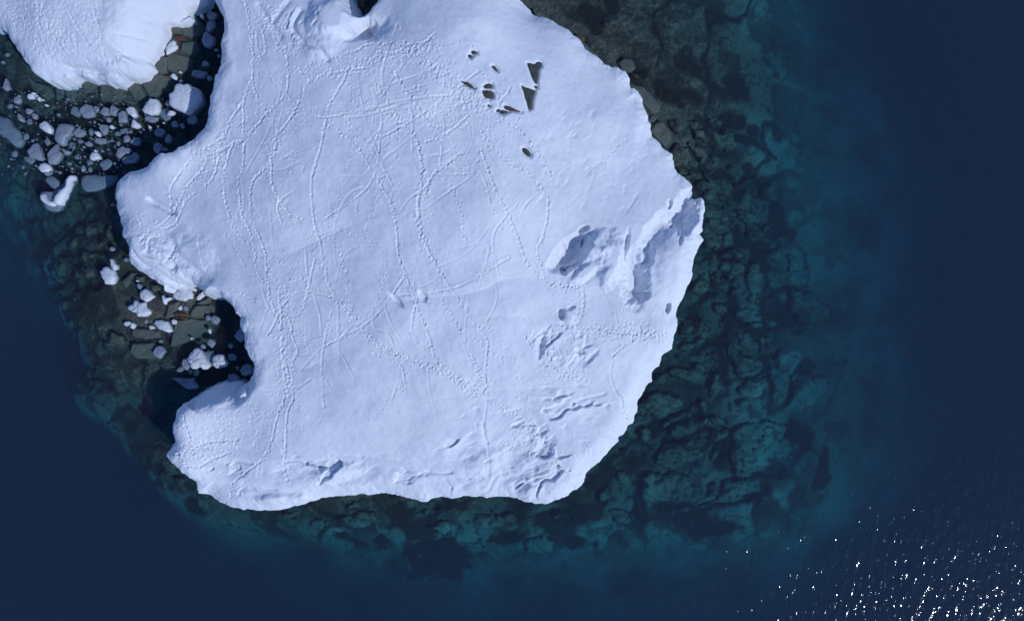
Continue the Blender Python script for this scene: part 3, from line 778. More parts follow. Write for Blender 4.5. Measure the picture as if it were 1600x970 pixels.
def spot(I, px, py):
    z = 6.0
    for _ in range(3):
        x, y = P(px, py, z)
        z = float(I['B'](x, y))
    return P(px, py, z) + (z,)


def win(I, x, y, r):
    c = I['cell']
    ny, nx = I['X'].shape
    i0, i1 = max(0, int((x - r - I['x0']) / c)), min(nx, int((x + r - I['x0']) / c) + 2)
    j0, j1 = max(0, int((y - r - I['y0']) / c)), min(ny, int((y + r - I['y0']) / c) + 2)
    return slice(j0, j1), slice(i0, i1)


def stamp(I, x, y, r, depth, rim=0.5, ox=0.0, oy=0.0):
    """a trodden dimple with the snow pushed up round it"""
    sl = win(I, x, y, r * 2.6)
    X, Y = I['X'][sl], I['Y'][sl]
    if X.size == 0:
        return
    q = ((X - x) ** 2 + (Y - y) ** 2) / (r * r)
    q2 = ((X - x - ox) ** 2 + (Y - y - oy) ** 2) / (r * r)
    I['Z'][sl] += -depth * np.exp(-q * 1.3) + rim * depth * np.exp(-q2 * 0.9)


def trail(I, pts, kind='f', n=1, width=0.28, depth=0.11):
    """f: a line of footprints; s: a slide furrow; t: a broad trodden band; d: faint dots"""
    c = catmull(pts, 1.2)
    w = []
    for q in c[::6]:
        w.append(spot(I, *q)[:2])
    w.append(spot(I, *c[-1])[:2])
    if len(w) < 2:
        return
    w = catmull(w, 0.06)
    seg = np.linalg.norm(np.diff(w, axis=0), axis=1)
    s = np.r_[0, np.cumsum(seg)]
    if kind == 'f':
        t = np.arange(0, s[-1], 0.09)
        m = 0.6 + 0.4 * np.sin(np.linspace(0, s[-1] * rnd.uniform(0.5, 1.0), len(t)) + rnd.uniform(0, 6))
        for x, y, k in zip(np.interp(t, s, w[:, 0]), np.interp(t, s, w[:, 1]), m):
            sl = win(I, x, y, 0.5)
            q = ((I['X'][sl] - x) ** 2 + (I['Y'][sl] - y) ** 2)
            I['acc'][sl] = np.maximum(I['acc'][sl], 0.19 * k * np.exp(-q / 0.024))
            I['acc2'][sl] = np.maximum(I['acc2'][sl], 0.09 * k * np.exp(-q / 0.08))
    if kind == 's':
        t = np.arange(0, s[-1], 0.09)
        xx, yy = np.interp(t, s, w[:, 0]), np.interp(t, s, w[:, 1])
        m = (0.75 + 0.25 * np.sin(np.linspace(0, rnd.uniform(5, 14), len(t)) + rnd.uniform(0, 6))) * np.clip(np.minimum(t, s[-1] - t) / 1.2, 0, 1)
        for x, y, k in zip(xx, yy, m):
            sl = win(I, x, y, width * 2.4)
            q = ((I['X'][sl] - x) ** 2 + (I['Y'][sl] - y) ** 2) / width ** 2
            I['acc'][sl] = np.maximum(I['acc'][sl], depth * k * np.exp(-q))
            I['acc2'][sl] = np.maximum(I['acc2'][sl], 0.5 * depth * k * np.exp(-0.38 * q))
        return
    step = {'f': 0.40, 't': 0.32, 'd': 0.6}[kind] / n
    t = 0.0
    side = 1
    while t < s[-1]:
        i = min(len(w) - 2, np.searchsorted(s, t))
        tg = w[i + 1] - w[i]
        tg = tg / (np.linalg.norm(tg) + 1e-9)
        nm = np.array([-tg[1], tg[0]])
        off = side * width * (0.5 if kind != 't' else rnd.uniform(0, 2.2)) + rnd.uniform(-.1, .1) + rnd.gauss(0, 0.06)
        x, y = w[i] + nm * off + tg * rnd.uniform(-.1, .1)
        r = rnd.uniform(0.11, 0.19)
        dd = depth * rnd.uniform(0.35, 1.3)
        stamp(I, x, y, r, dd, rim=rnd.uniform(0.3, 0.8), ox=rnd.uniform(-.16, .16), oy=rnd.uniform(-.16, .16))
        if rnd.random() < 0.35:      # a clod kicked out
            stamp(I, x + rnd.gauss(0, .25), y + rnd.gauss(0, .25), rnd.uniform(.09, .14), -0.12, rim=0)
        side = -side
        t += step * rnd.uniform(0.75, 1.3)


def trample(I, cx, cy, rx, ry, a, n, depth=0.10):
    ca, sa = math.cos(math.radians(a)), math.sin(math.radians(a))
    for _ in range(int(n * 0.6)):
        u, v = rnd.gauss(0, 0.5), rnd.gauss(0, 0.5)
        px, py = cx + rx * u * ca - ry * v * sa, cy + rx * u * sa + ry * v * ca
        x, y, z = spot(I, px, py)
        stamp(I, x, y, rnd.uniform(.12, .22), 0.8 * depth * rnd.uniform(.4, 1.3), rim=rnd.uniform(.3, .8), ox=rnd.uniform(-.15, .15), oy=rnd.uniform(-.15, .15))


def pit(I, px, py, rx, ry, a, depth, hard=0.35, wobble=0.3, seed=0):
    """a hollow (depth > 0) or a hummock (depth < 0) with an uneven outline"""
    x, y, z = spot(I, px, py)
    k = S * (H - z) / H
    rx, ry = rx * k, ry * k
    sl = win(I, x, y, max(rx, ry) * 1.9 + 0.5)
    X, Y = I['X'][sl], I['Y'][sl]
    if X.size == 0:
        return
    ca, sa = math.cos(math.radians(-a)), math.sin(math.radians(-a))
    dx, dy = X - x, Y - y
    q = np.sqrt(((dx * ca + dy * sa) / rx) ** 2 + ((-dx * sa + dy * ca) / ry) ** 2)
    q = q + wobble * fbm(X, Y, max(0.9, 0.7 * min(rx, ry)), 3, seed=seed + 200)
    I['Z'][sl] -= depth * (1 - sstep(1 - hard, 1 + hard, q))


def crease(I, pts, depth, width):
    c = catmull(pts, 2.0)
    for q in c:
        x, y, z = spot(I, *q)
        sl = win(I, x, y, width * 2.5)
        if I['X'][sl].size == 0:
            continue
        qq = ((I['X'][sl] - x) ** 2 + (I['Y'][sl] - y) ** 2) / width ** 2
        I['acc'][sl] = np.maximum(I['acc'][sl], depth * np.exp(-qq))


def scarp(I, pts, drop, reach, soft=0.17):
    """a low step: the snow on the right-hand side of the line (as walked) is sunk, recovering over `reach` metres"""
    c = catmull(pts, 4.0)
    w = np.array([spot(I, *q)[:2] for q in c])
    cx, cy_ = w.mean(0)
    r = np.abs(w - [cx, cy_]).max() + reach + 1
    sl = win(I, cx, cy_, r)
    X, Y = I['X'][sl], I['Y'][sl]
    best = np.full(X.shape, 1e9)
    sd = np.zeros(X.shape)
    tt = np.zeros(X.shape)
    for i in range(len(w) - 1):
        a, e = w[i], w[i + 1] - w[i]
        t = np.clip(((X - a[0]) * e[0] + (Y - a[1]) * e[1]) / (e @ e + 1e-9), 0, 1)
        d = (X - a[0] - t * e[0]) ** 2 + (Y - a[1] - t * e[1]) ** 2
        m = d < best
        best = np.where(m, d, best)
        s = e[0] * (Y - a[1]) - e[1] * (X - a[0])
        sd = np.where(m, s, sd)
        tt = np.where(m, (i + t) / (len(w) - 1), tt)
    d = np.sqrt(best) * np.where(sd > 0, 1, -1) + 0.10 * fbm(X, Y, 0.9, 2, seed=9)
    f = np.where(d > 0, 1 - sstep(-0.7 * soft, 1.3 * soft, d), 1.0) * np.exp(-np.clip(-d, 0, None) / reach * 2.2)
    I['Z'][sl] -= drop * f * np.sin(np.pi * np.clip(tt, 0.02, 0.98)) ** 0.5


def finish(I, label):
    X, Y, d, at = I['X'], I['Y'], I['d'], I['at']
    sd = I['seed']
    Z = I['Z'] - I['acc'] + I['acc2']
    Z = Z + 1.0 * fbm(X, Y, 19.0, 2, seed=sd + 2) + 0.6 * fbm(X, Y, 11.0, 3, seed=sd) + 0.16 * fbm(X + 0.5 * Y, Y, 3.0, 3, seed=sd + 5) + 0.035 * fbm(X, Y, 0.7, 3, seed=sd + 8)
    dd = d + 0.42 * fbm(X, Y, 1.8, 3, seed=sd + 20) + 0.10 * fbm(X, Y, 0.45, 2, seed=sd + 24)
    R, w = at[..., 1], at[..., 2]
    w = w * (1 + 0.5 * fbm(X, Y, 5.0, 2, seed=sd + 28))
    t = np.clip(1 - dd / w, 0, 1)
    Z = Z - R * t * t
    out = sstep(0.0, 0.30, -dd)
    Z = np.where(dd < 0, np.minimum(Z, Z * (1 - out) + (-1.4) * out), Z)
    Z = np.where(dd > 0, np.maximum(Z, 0.12), Z)
    o = grid_obj(I['name'], X, Y, Z, dd > -0.30, I['mat'])
    I['Zf'] = Z
    return o


I = build_island(MAIN, edge_main, CTRL, 'snow_island', M_SNOW, 0.105, 40)
I['acc'] = np.zeros_like(I['Z'])
I['acc2'] = np.zeros_like(I['Z'])

# hollows, blowholes and hummocks
PITS = [(890, 397, 30, 16, -42, 2.6, 0.55), (912, 358, 9, 5, -30, 0.9, 0.3), (914, 375, 4, 9, 20, 0.7, 0.3), (881, 424, 6, 5, 40, 0.9, 0.3), (893, 417, 12, 3, -25, 0.6, 0.4), (990, 436, 17, 34, -8, 2.6, 0.6), (976, 388, 4, 22, 10, 0.5, 0.5), (1011, 398, 8, 18, 5, 1.2, 0.5), (1028, 360, 13, 34, 42, 1.5, 0.75), (1070, 333, 17, 30, 28, 2.6, 0.55), (1046, 319, 4, 7, 5, 0.9, 0.25), (1043, 481, 4.5, 8, 10, 1.0, 0.15), (877, 491, 5, 8, -10, 0.9, 0.2), (893, 481, 6, 3, -20, 0.6, 0.3), (1062, 376, 3, 8, 20, 0.7, 0.3), (252, 322, 24, 5, 28, 0.6, 0.5), (845, 538, 6, 16, 5, 0.8, 0.5), (905, 548, 8, 4, 20, 0.4, 0.4), (660, 462, 9, 5, 60, 0.4, 0.4), (620, 470, 14, 4, 45, 0.5, 0.5), (568, 44, 13, 16, 20, 2.6, 0.6), (586, 44, 16, 14, -25, 1.0, 0.9), (548, 60, 10, 5, -10, 0.5, 0.8)]
HUMP = [(930, 385, 22, 16, -40, 1.3, .6), (955, 405, 16, 34, 12, 1.4, .6), (1050, 420, 26, 40, 25, .9, .8), (1085, 345, 10, 30, 10, .9, .6), (915, 425, 24, 8, -35, .7, .5), (925, 395, 10, 8, 0, .5, .5), (890, 495, 9, 10, 0, .4, .6), (520, 30, 30, 34, 10, 1.5, .5), (505, 75, 24, 14, -20, .5, .7),
        (300, 400, 34, 26, 20, .9, .7), (250, 400, 26, 14, 40, .5, .7), (290, 430, 16, 12, 10, .6, .6), (372, 611, 10, 10, 0, 1.6, .45), (345, 625, 16, 8, -10, .5, .6), (840, 725, 30, 16, -20, .6, .7), (760, 720, 30, 14, -20, .5, .7), (530, 738, 30, 12, -10, .7, .6), (440, 780, 30, 8, 0, .6, .6), (640, 300, 60, 60, 0, .3, .9),
        (700, 470, 40, 26, -10, .35, .8), (620, 500, 24, 40, 30, .3, .8)]
for i, a in enumerate(HUMP):
    pit(I, *a[:5], -a[5], hard=a[6], seed=300 + i)
for i, a in enumerate(PITS):
    g = 1.3 if a[1] > 600 else 1.0
    pit(I, a[0], a[1], a[2] * g, a[3] * g, a[4], a[5], hard=max(a[6], 0.5) if a[1] > 600 else a[6], wobble=0.6 if a[1] > 600 else 0.3, seed=i)
for pts, dep, wd in [([(205, 393), (222, 412), (245, 425), (265, 440), (285, 448)], .55, .35), ([(270, 380), (285, 402), (305, 420), (325, 438)], .35, .5), ([(352, 725), (370, 720), (392, 724)], .2, .25),
                     ([(448, 720), (470, 719), (478, 722)], .2, .25), ([(755, 660), (757, 680), (762, 692)], .35, .2), ([(672, 738), (690, 740), (705, 738)], .3, .2), ([(735, 780), (760, 770), (775, 745), (790, 740)], .2, .3),
                     ([(850, 623), (870, 622), (880, 617)], .25, .2), ([(905, 625), (930, 620), (945, 615)], .18, .25), ([(405, 10), (425, 40), (440, 60)], .3, .5), ([(470, 20), (460, 45), (478, 70), (500, 78), (513, 95)], .5, .4),
                     ([(980, 370), (976, 390), (978, 415)], .35, .25), ([(915, 440), (935, 425), (948, 416)], .3, .4), ([(95 + 330, 40), (440, 20), (452, 5)], .3, .5), ([(140, 112), (160, 115)], .2, .2)]:
    crease(I, pts, dep, wd)


def carve(I, cx, cy, rx, ry, a, scale, depth, turn, seed, level=0.08):
    """wind-scooped hollows with one steep lip, scattered inside an ellipse"""
    x, y, z = spot(I, cx, cy)
    k = S * (H - z) / H
    rx, ry = rx * k, ry * k
    sl = win(I, x, y, max(rx, ry) * 1.5)
    X, Y = I['X'][sl], I['Y'][sl]
    ca, sa = math.cos(math.radians(-a)), math.sin(math.radians(-a))
    dx, dy = X - x, Y - y
    q = np.sqrt(((dx * ca + dy * sa) / rx) ** 2 + ((-dx * sa + dy * ca) / ry) ** 2)
    ct, st = math.cos(math.radians(turn)), math.sin(math.radians(turn))
    u, v = (dx * ct + dy * st) * 0.55, (-dx * st + dy * ct)
    wu = 0.8 * fbm(X, Y, 3.0, 2, seed=seed + 3)
    n = fbm(u + wu, v + wu, scale, 4, seed=seed, gain=0.45)
    m_ = 1 - sstep(0.55, 1.1, q + 0.5 * fbm(X, Y, 4.0, 2, seed=seed + 7))
    I['Z'][sl] += m_ * depth * (0.9 * n - sstep(level, level + 0.10, n) * np.clip(1.25 - 2.2 * (n - level), 0.2, 1))


carve(I, 785, 715, 105, 55, -15, 3.4, 0.95, 30, 501)
carve(I, 850, 745, 60, 34, -30, 2.6, 0.7, 25, 505)
carve(I, 510, 738, 75, 24, 0, 3.0, 0.9, 25, 509)
carve(I, 410, 768, 60, 16, 8, 2.6, 0.6, 10, 513)
carve(I, 350, 728, 50, 20, 10, 2.8, 0.55, 30, 517)
carve(I, 870, 640, 80, 36, 10, 3.2, 0.6, 15, 521, 0.12)
carve(I, 640, 745, 70, 22, 0, 3.2, 0.6, 10, 525, 0.12)
carve(I, 885, 540, 60, 34, 10, 3.2, 0.5, 40, 529, 0.14)
carve(I, 250, 400, 40, 30, 30, 2.4, 0.4, -30, 533, 0.12)
carve(I, 470, 40, 40, 34, 20, 2.6, 0.45, 60, 537, 0.12)
SCARPS = [([(590, 480), (620, 470), (690, 462), (745, 455), (790, 435), (850, 432)], .28, 5.0), ([(740, 500), (790, 492), (840, 500), (870, 520)], .2, 3.5), ([(560, 350), (500, 375), (450, 400)], .25, 5.0), ([(430, 560), (470, 575), (510, 560)], .2, 4.0),
          ([(1000, 300), (985, 318), (974, 338)], .18, 1.5), ([(900, 255), (920, 262), (945, 240)], .12, 1.5), ([(480, 715), (560, 712), (640, 722), (700, 735)], .3, 4.0), ([(700, 620), (760, 610), (850, 605), (940, 600)], .22, 4.0), ([(300, 690), (360, 700), (420, 705)], .15, 3.0)]
for pts, dr, rc in SCARPS:
    scarp(I, pts, dr * 0.8, rc, soft=1.2)
# wind lips on the eastern slope
for _ in range(70):
    px, py = rnd.uniform(830, 1010), rnd.uniform(180, 345)
    L_ = rnd.uniform(6, 20)
    a = math.radians(rnd.uniform(-70, -35))
    scarp(I, [(px, py), (px + L_ * .5 * math.cos(a) + rnd.uniform(-2, 2), py + L_ * .5 * math.sin(a)), (px + L_ * math.cos(a), py + L_ * math.sin(a))], rnd.uniform(.04, .10), rnd.uniform(.5, 1.2))
for _ in range(110):
    px, py = rnd.choice([(rnd.uniform(700, 960), rnd.uniform(590, 765)), (rnd.uniform(700, 900), rnd.uniform(660, 770)), (rnd.uniform(340, 600), rnd.uniform(712, 770)), (rnd.uniform(560, 720), rnd.uniform(690, 765))])
    L_ = rnd.uniform(6, 22)
    a = math.radians(rnd.uniform(-40, 30))
    scarp(I, [(px, py), (px + L_ * .5 * math.cos(a), py + L_ * .5 * math.sin(a) + rnd.uniform(-2, 2)), (px + L_ * math.cos(a), py + L_ * math.sin(a))], rnd.uniform(.08, .28), rnd.uniform(.5, 1.5))

TR = [
    ([(383, 0), (390, 30), (393, 60), (397, 85), (400, 91)], 'f'), ([(402, 48), (404, 88)], 's'), ([(396, 45), (397, 85)], 's'), ([(412, 50), (417, 80), (412, 91), (405, 92)], 'f'),
    ([(415, 40), (430, 60), (440, 80), (450, 92), (452, 130), (448, 145), (435, 165), (420, 178), (405, 195), (385, 215), (365, 225), (345, 235), (320, 232)], 'f'),
    ([(347, 215), (320, 232), (300, 247), (285, 267), (267, 295), (269, 320), (265, 335)], 'f'), ([(370, 220), (332, 242), (307, 275), (287, 297), (277, 322), (262, 342), (240, 360), (220, 375)], 'f'),
    ([(342, 237), (335, 270), (322, 290), (292, 312), (275, 347), (250, 362)], 'f'), ([(360, 230), (350, 265), (349, 295), (354, 325), (367, 360), (380, 377), (397, 392), (399, 420), (412, 442)], 'f'),
    ([(382, 225), (380, 257), (371, 280), (374, 307), (377, 335), (387, 355), (397, 385), (400, 395)], 'f'), ([(434, 225), (426, 252), (405, 272), (394, 287), (391, 320), (394, 347), (405, 370), (415, 400), (416, 427), (419, 457)], 'f'),
    ([(417, 225), (424, 247), (425, 287), (435, 307), (452, 332), (470, 345), (490, 352)], 'f'),
    ([(547, 107), (537, 130), (522, 155), (512, 180), (507, 207), (500, 240), (490, 270), (487, 295), (489, 327), (492, 355), (500, 380), (505, 410), (511, 440), (520, 457), (537, 480), (557, 502), (577, 525), (600, 547), (625, 557), (652, 567), (680, 577), (705, 587), (727, 605)], 'f'),
    ([(512, 180), (507, 207), (500, 240), (490, 270), (487, 295), (489, 327), (492, 355), (500, 380)], 's'),
    ([(557, 502), (577, 525), (600, 547), (625, 557), (652, 567), (680, 577), (705, 587), (735, 612)], 't'), ([(495, 362), (520, 375), (532, 400), (540, 427), (542, 457), (547, 475), (555, 495)], 'd'),
    ([(510, 197), (530, 207), (547, 220), (570, 247), (582, 270), (595, 290), (610, 315), (617, 337), (620, 365), (622, 395), (632, 425), (647, 465), (660, 502), (672, 532), (677, 555), (685, 575)], 'f'), ([(610, 315), (617, 337), (620, 365), (622, 395)], 's'),
    ([(585, 130), (605, 155), (620, 180), (637, 202), (652, 222), (660, 252), (660, 282), (655, 315), (657, 350), (667, 382), (680, 412), (692, 432), (705, 452), (725, 480), (740, 505), (755, 522), (762, 535), (760, 560), (757, 590), (761, 617)], 'f'),
    ([(652, 222), (658, 252), (659, 282), (653, 315), (655, 350), (665, 382), (682, 415)], 'f'), ([(680, 272), (672, 285), (665, 305)], 'f'), ([(727, 235), (705, 250), (682, 267), (665, 292), (640, 312), (622, 335)], 's'), ([(725, 240), (703, 254), (684, 270)], 'f'),
    ([(715, 225), (695, 240), (667, 245)], 's'), ([(732, 182), (710, 200), (690, 215), (665, 222)], 'f'), ([(732, 184), (710, 201), (692, 214)], 's'),
    ([(752, 235), (760, 260), (775, 300), (792, 332), (807, 367), (817, 397), (832, 422), (852, 437), (872, 447), (900, 445), (912, 445)], 'f'), ([(757, 250), (775, 300), (792, 332), (807, 367), (817, 397), (830, 420)], 's'),
    ([(762, 222), (780, 240), (800, 257), (825, 272), (842, 290), (855, 310), (855, 332), (850, 362), (841, 387), (842, 410), (850, 430)], 'f'), ([(857, 315), (856, 332), (851, 362), (843, 387)], 's'),
    ([(775, 178), (800, 195), (812, 207), (830, 225), (840, 240), (852, 257), (860, 275)], 'f'), ([(752, 207), (762, 220)], 'f'), ([(690, 75), (710, 73), (727, 72), (740, 76)], 'd'), ([(655, 95), (680, 105), (697, 120), (707, 137), (722, 150)], 't'),
    ([(787, 125), (797, 140), (787, 155), (777, 167)], 'f'), ([(514, 97), (530, 90), (555, 82), (580, 70), (620, 72), (660, 70), (682, 62)], 'f'), ([(470, 115), (490, 122), (475, 140), (470, 150), (465, 170), (440, 207), (417, 225)], 'f'),
    ([(485, 128), (502, 122), (540, 112), (575, 108)], 'f'), ([(465, 110), (505, 107), (555, 100), (590, 92), (640, 88)], 't'), ([(432, 217), (433, 240)], 'f'), ([(562, 177), (605, 165), (642, 157), (712, 150)], 's'), ([(542, 185), (580, 180), (640, 160)], 's'),
    ([(640, 162), (645, 187), (644, 225), (646, 245)], 's'), ([(617, 115), (630, 135), (647, 160), (675, 197), (705, 197)], 'f'), ([(392, 130), (380, 162), (362, 185), (350, 212), (337, 230)], 'f'), ([(397, 95), (396, 130), (405, 155), (417, 175), (429, 195)], 'f'),
    ([(382, 155), (381, 192), (380, 240)], 'f'), ([(425, 475), (437, 512), (440, 555), (445, 590), (445, 622), (437, 640), (432, 660), (425, 690), (412, 715), (395, 730), (375, 745), (362, 757), (360, 777)], 'f'),
    ([(417, 420), (425, 432), (435, 445), (437, 477), (452, 500), (457, 525), (464, 550), (455, 570), (457, 600), (459, 622), (450, 645), (447, 685), (447, 710), (444, 730), (450, 750)], 'f'), ([(416, 420), (420, 462), (425, 475)], 'f'), ([(438, 477), (440, 520), (443, 560), (452, 590)], 'f'),
    ([(432, 685), (442, 700), (446, 716)], 's'), ([(447, 660), (448, 710)], 's'), ([(410, 716), (404, 735), (405, 748)], 's'), ([(395, 730), (375, 745), (362, 757)], 's'), ([(285, 645), (292, 672), (297, 690), (287, 707), (272, 712)], 'f'), ([(272, 712), (295, 705), (312, 695), (337, 690), (372, 687)], 'f'), ([(275, 715), (287, 727), (307, 730), (332, 717), (360, 707)], 'f'),
    ([(820, 527), (837, 552), (867, 575), (892, 590), (912, 605)], 'f'), ([(870, 537), (880, 560), (890, 577)], 's'), ([(912, 450), (912, 470), (910, 492), (900, 512), (932, 512), (960, 520), (990, 522)], 'f'), ([(957, 560), (955, 592), (970, 627), (980, 657)], 's'), ([(970, 620), (980, 655)], 'f'),
    ([(987, 530), (970, 543), (957, 557)], 'f'), ([(962, 487), (965, 517)], 's'), ([(967, 492), (980, 512)], 's'), ([(757, 580), (761, 622), (757, 662), (761, 690), (764, 715), (764, 740)], 's'),
    ([(770, 632), (797, 645), (822, 665), (845, 690), (857, 710), (875, 727), (887, 742)], 't'), ([(820, 668), (850, 700), (870, 724), (888, 744)], 's'), ([(687, 580), (720, 595), (735, 612), (760, 620)], 't'), ([(477, 382), (480, 427), (490, 460), (500, 495), (502, 540)], 's'), ([(522, 540), (537, 560), (557, 597)], 's'),
    ([(550, 507), (525, 537)], 's'), ([(582, 480), (585, 512), (605, 520), (617, 545)], 's'), ([(597, 470), (612, 505), (630, 537)], 's'), ([(480, 570), (505, 590), (520, 612)], 's'), ([(460, 610), (492, 587)], 's'), ([(622, 590), (612, 627)], 's'), ([(997, 305), (975, 337)], 's'), ([(982, 370), (975, 405)], 'f'),
    ([(740, 275), (707, 297), (685, 312), (665, 327)], 's'), ([(682, 272), (707, 297), (720, 332), (725, 370), (730, 387)], 'd'), ([(747, 262), (760, 290), (767, 325)], 's'), ([(762, 247), (780, 267), (795, 285)], 's'), ([(842, 302), (825, 317), (812, 337)], 's'), ([(690, 470), (715, 510), (735, 545), (748, 590)], 'd'), ([(720, 530), (733, 560), (738, 590)], 's'),
    ([(730, 540), (748, 580)], 's'), ([(405, 440), (415, 470), (428, 500)], 's'), ([(370, 460), (385, 490), (400, 510)], 's'), ([(862, 440), (875, 450), (905, 450)], 't'), ([(860, 527), (864, 550), (858, 565)], 'f'), ([(820, 490), (840, 520)], 's'), ([(735, 545), (740, 590)], 's'), ([(935, 445), (955, 480)], 's'), ([(930, 265), (960, 235), (980, 215)], 'd'),
    ([(560, 160), (600, 175), (650, 210)], 'd'), ([(530, 115), (560, 150), (580, 175)], 'd'), ([(580, 155), (620, 130), (660, 118)], 's'), ([(620, 195), (660, 182), (700, 175), (735, 160)], 'd'),
]
for a in TR:
    k = a[1]
    trail(I, a[0], k, depth={'f': .21, 's': .20, 't': .19, 'd': .18}[k], width={'f': .22, 's': .17, 't': .3, 'd': .26}[k])
# the fainter, older web of slide marks
for _ in range(95):
    px, py = rnd.uniform(340, 800), rnd.uniform(90, 620)
    a = math.radians(rnd.choice([rnd.gauss(80, 16), rnd.gauss(75, 20), rnd.gauss(-35, 14), rnd.gauss(40, 18)]))
    L_ = rnd.uniform(50, 190)
    bend = rnd.gauss(0, 0.22) * L_
    ca, sa = math.cos(a), math.sin(a)
    pts = [(px - .5 * L_ * ca, py - .5 * L_ * sa), (px - bend * sa, py + bend * ca), (px + .5 * L_ * ca, py + .5 * L_ * sa)]
    trail(I, pts, rnd.choice('ssdf'), depth=rnd.uniform(.06, .13), width=rnd.uniform(.13, .2))
for a in [(635, 82, 60, 14, -6, 420), (560, 112, 60, 16, -5, 260), (735, 158, 40, 24, 30, 300), (690, 115, 26, 22, 40, 160), (420, 30, 30, 36, 10, 220), (455, 70, 24, 24, 30, 120), (235, 368, 36, 26, 30, 260), (262, 405, 22, 26, 20, 120), (285, 435, 14, 10, 10, 50),
          (990, 520, 70, 16, 5, 420), (985, 472, 30, 10, -20, 50), (905, 480, 10, 40, 10, 40), (310, 712, 50, 22, -10, 160), (890, 590, 40, 20, 20, 120), (850, 560, 30, 24, 20, 60), (370, 200, 46, 30, -40, 160), (560, 175, 70, 40, 0, 200), (450, 190, 40, 50, 0, 160), (445, 570, 14, 80, 0, 180), (825, 690, 40, 30, 40, 160), (700, 180, 60, 40, 0, 260), (330, 255, 40, 18, -40, 120),
          (445, 480, 14, 60, 0, 90), (745, 600, 24, 30, 0, 90), (380, 655, 90, 26, 0, 420), (900, 520, 30, 20, 0, 70), (660, 350, 16, 80, 5, 80), (340, 690, 70, 20, 0, 120), (920, 710, 30, 30, 0, 50)]:
    trample(I, *a, depth=0.10 if a[0] in (380, 560, 450, 370, 700) else 0.16)

# bare rock standing out of the snow: melt hollows first
OUT = [([(737, 84), (740, 82), (746, 83.5), (746, 87), (738, 87.5)], 'small dark oval stone, upper of two close together by dotted footprints'),
       ([(733, 89), (737, 88), (739, 91), (736, 94.5), (733, 93)], 'smaller round dark stone, lower of two close together beside dotted footprints'),
       ([(769, 106), (773, 105), (777, 110), (778, 114), (774, 112.5)], 'short slanting rock sliver between the stone pair and the large wedges'),
       ([(722, 129.5), (729, 130), (735, 132.5), (742, 139), (741, 141), (732, 137.5), (726, 133)], 'thin slanting rock streak, leftmost rock showing through the trampled snow'),
       ([(756, 136.5), (762, 133), (769, 133), (770, 138), (765, 140), (756, 139.5)], 'flat ragged rock sliver just above the squarish grey rock in the snow'),
       ([(754, 143), (763, 143), (771, 145), (771, 154), (764, 156), (757, 152)], 'squarish grey rock lying among trampled footprints in the snow'),
       ([(824, 101.5), (829, 102), (836, 102), (841, 97), (845, 98), (846, 105), (842, 109), (840, 124), (839, 136), (835, 133), (831, 123), (827, 110)], 'large dark rock wedge with a forked top, upper of two long wedges'),
       ([(835.5, 136.5), (839, 136), (840.5, 138.5), (838, 140), (835.5, 139)], 'tiny dark stone between the two long rock wedges'),
       ([(815, 135), (822, 138), (836, 141), (836, 145), (832, 158), (831, 171), (826, 174), (824, 164), (820, 148)], 'large dark triangular rock wedge tapering downward, lower of two long wedges'),
       ([(787, 168), (794, 167), (806, 172), (815, 176), (800, 175), (790, 172.5)], 'long narrow rock sliver pointing at the foot of the lower rock wedge'),
       ([(782, 179), (785, 173.5), (795, 175.5), (790, 178.5), (783, 180)], 'small flat rock tucked under the long narrow sliver'),
       ([(775, 175), (780, 172), (783, 173.5), (778, 177)], 'tiny dark rock chip at the left end of the narrow slivers'),
       ([(763, 165), (766, 165.5), (766, 168), (763, 168)], 'tiny dark pebble below the squarish grey rock'),
       ([(816, 233), (823, 233), (830, 241), (829, 246), (823, 244), (818, 239)], 'lone dark oval rock in smooth snow well below the other outcrops')]
for pl, lab in OUT:
    c = np.mean(pl, 0)
    x, y, z = spot(I, *c)
    k = S * (H - z) / H
    w = np.array([P(a, b, z) for a, b in pl])
    sl = win(I, x, y, np.abs(w - w.mean(0)).max() + 1.2)
    d, _ = poly_field(w, I['X'][sl], I['Y'][sl])
    I['Z'][sl] -= 0.30 * sstep(-0.45, 0.12, d)
snow_island = tag(finish(I, ''), 'large snow-covered island criss-crossed by footprints and slide tracks', 'snow island')


def height_at(I, x, y):
    j, i = int((y - I['y0']) / I['cell']), int((x - I['x0']) / I['cell'])
    return float(I['Zf'][j, i])


for i, (pl, lab) in enumerate(OUT):
    c = np.mean(pl, 0)
    x, y, z = spot(I, *c)
    w = np.array([P(a, b, z) for a, b in pl])
    z = height_at(I, *w.mean(0))
    fn = lambda a, b: height_at(I, a, b)
    o = rings('rock_outcrop', w, [(1.10, z - 1.0), (1.08, 0.0), (1.0, 0.16), (0.72, 0.24), (0.32, 0.30)], M_OUT, rough=0.32, seed=i + 50, top_fn=fn, step=0.22)
    tag(o, lab, 'rock', 'rocks showing through the snow')

# the smaller island in the top left corner
SMALL = [(-10, 36), (0, 42), (12, 52), (17, 62), (28, 80), (40, 98), (55, 113), (75, 127), (90, 130), (105, 124), (120, 118), (140, 121), (155, 124), (170, 131), (188, 131), (205, 122),
         (225, 118), (240, 109), (236, 98), (245, 92), (252, 75), (260, 55), (262, 40), (270, 38), (280, 37), (297, 28), (292, 15), (300, 10), (310, 5), (318, 0), (335, -40), (300, -110), (200, -160), (60, -170), (-60, -120), (-110, -40), (-60, 20)]


def edge_small(x, y):
    if x > 225 and y < 115:
        return 1.2, 1.7, 6.0
    if y > 115:
        return 2.0, 1.6, 2.6
    return 3.2, 1.2, 2.2


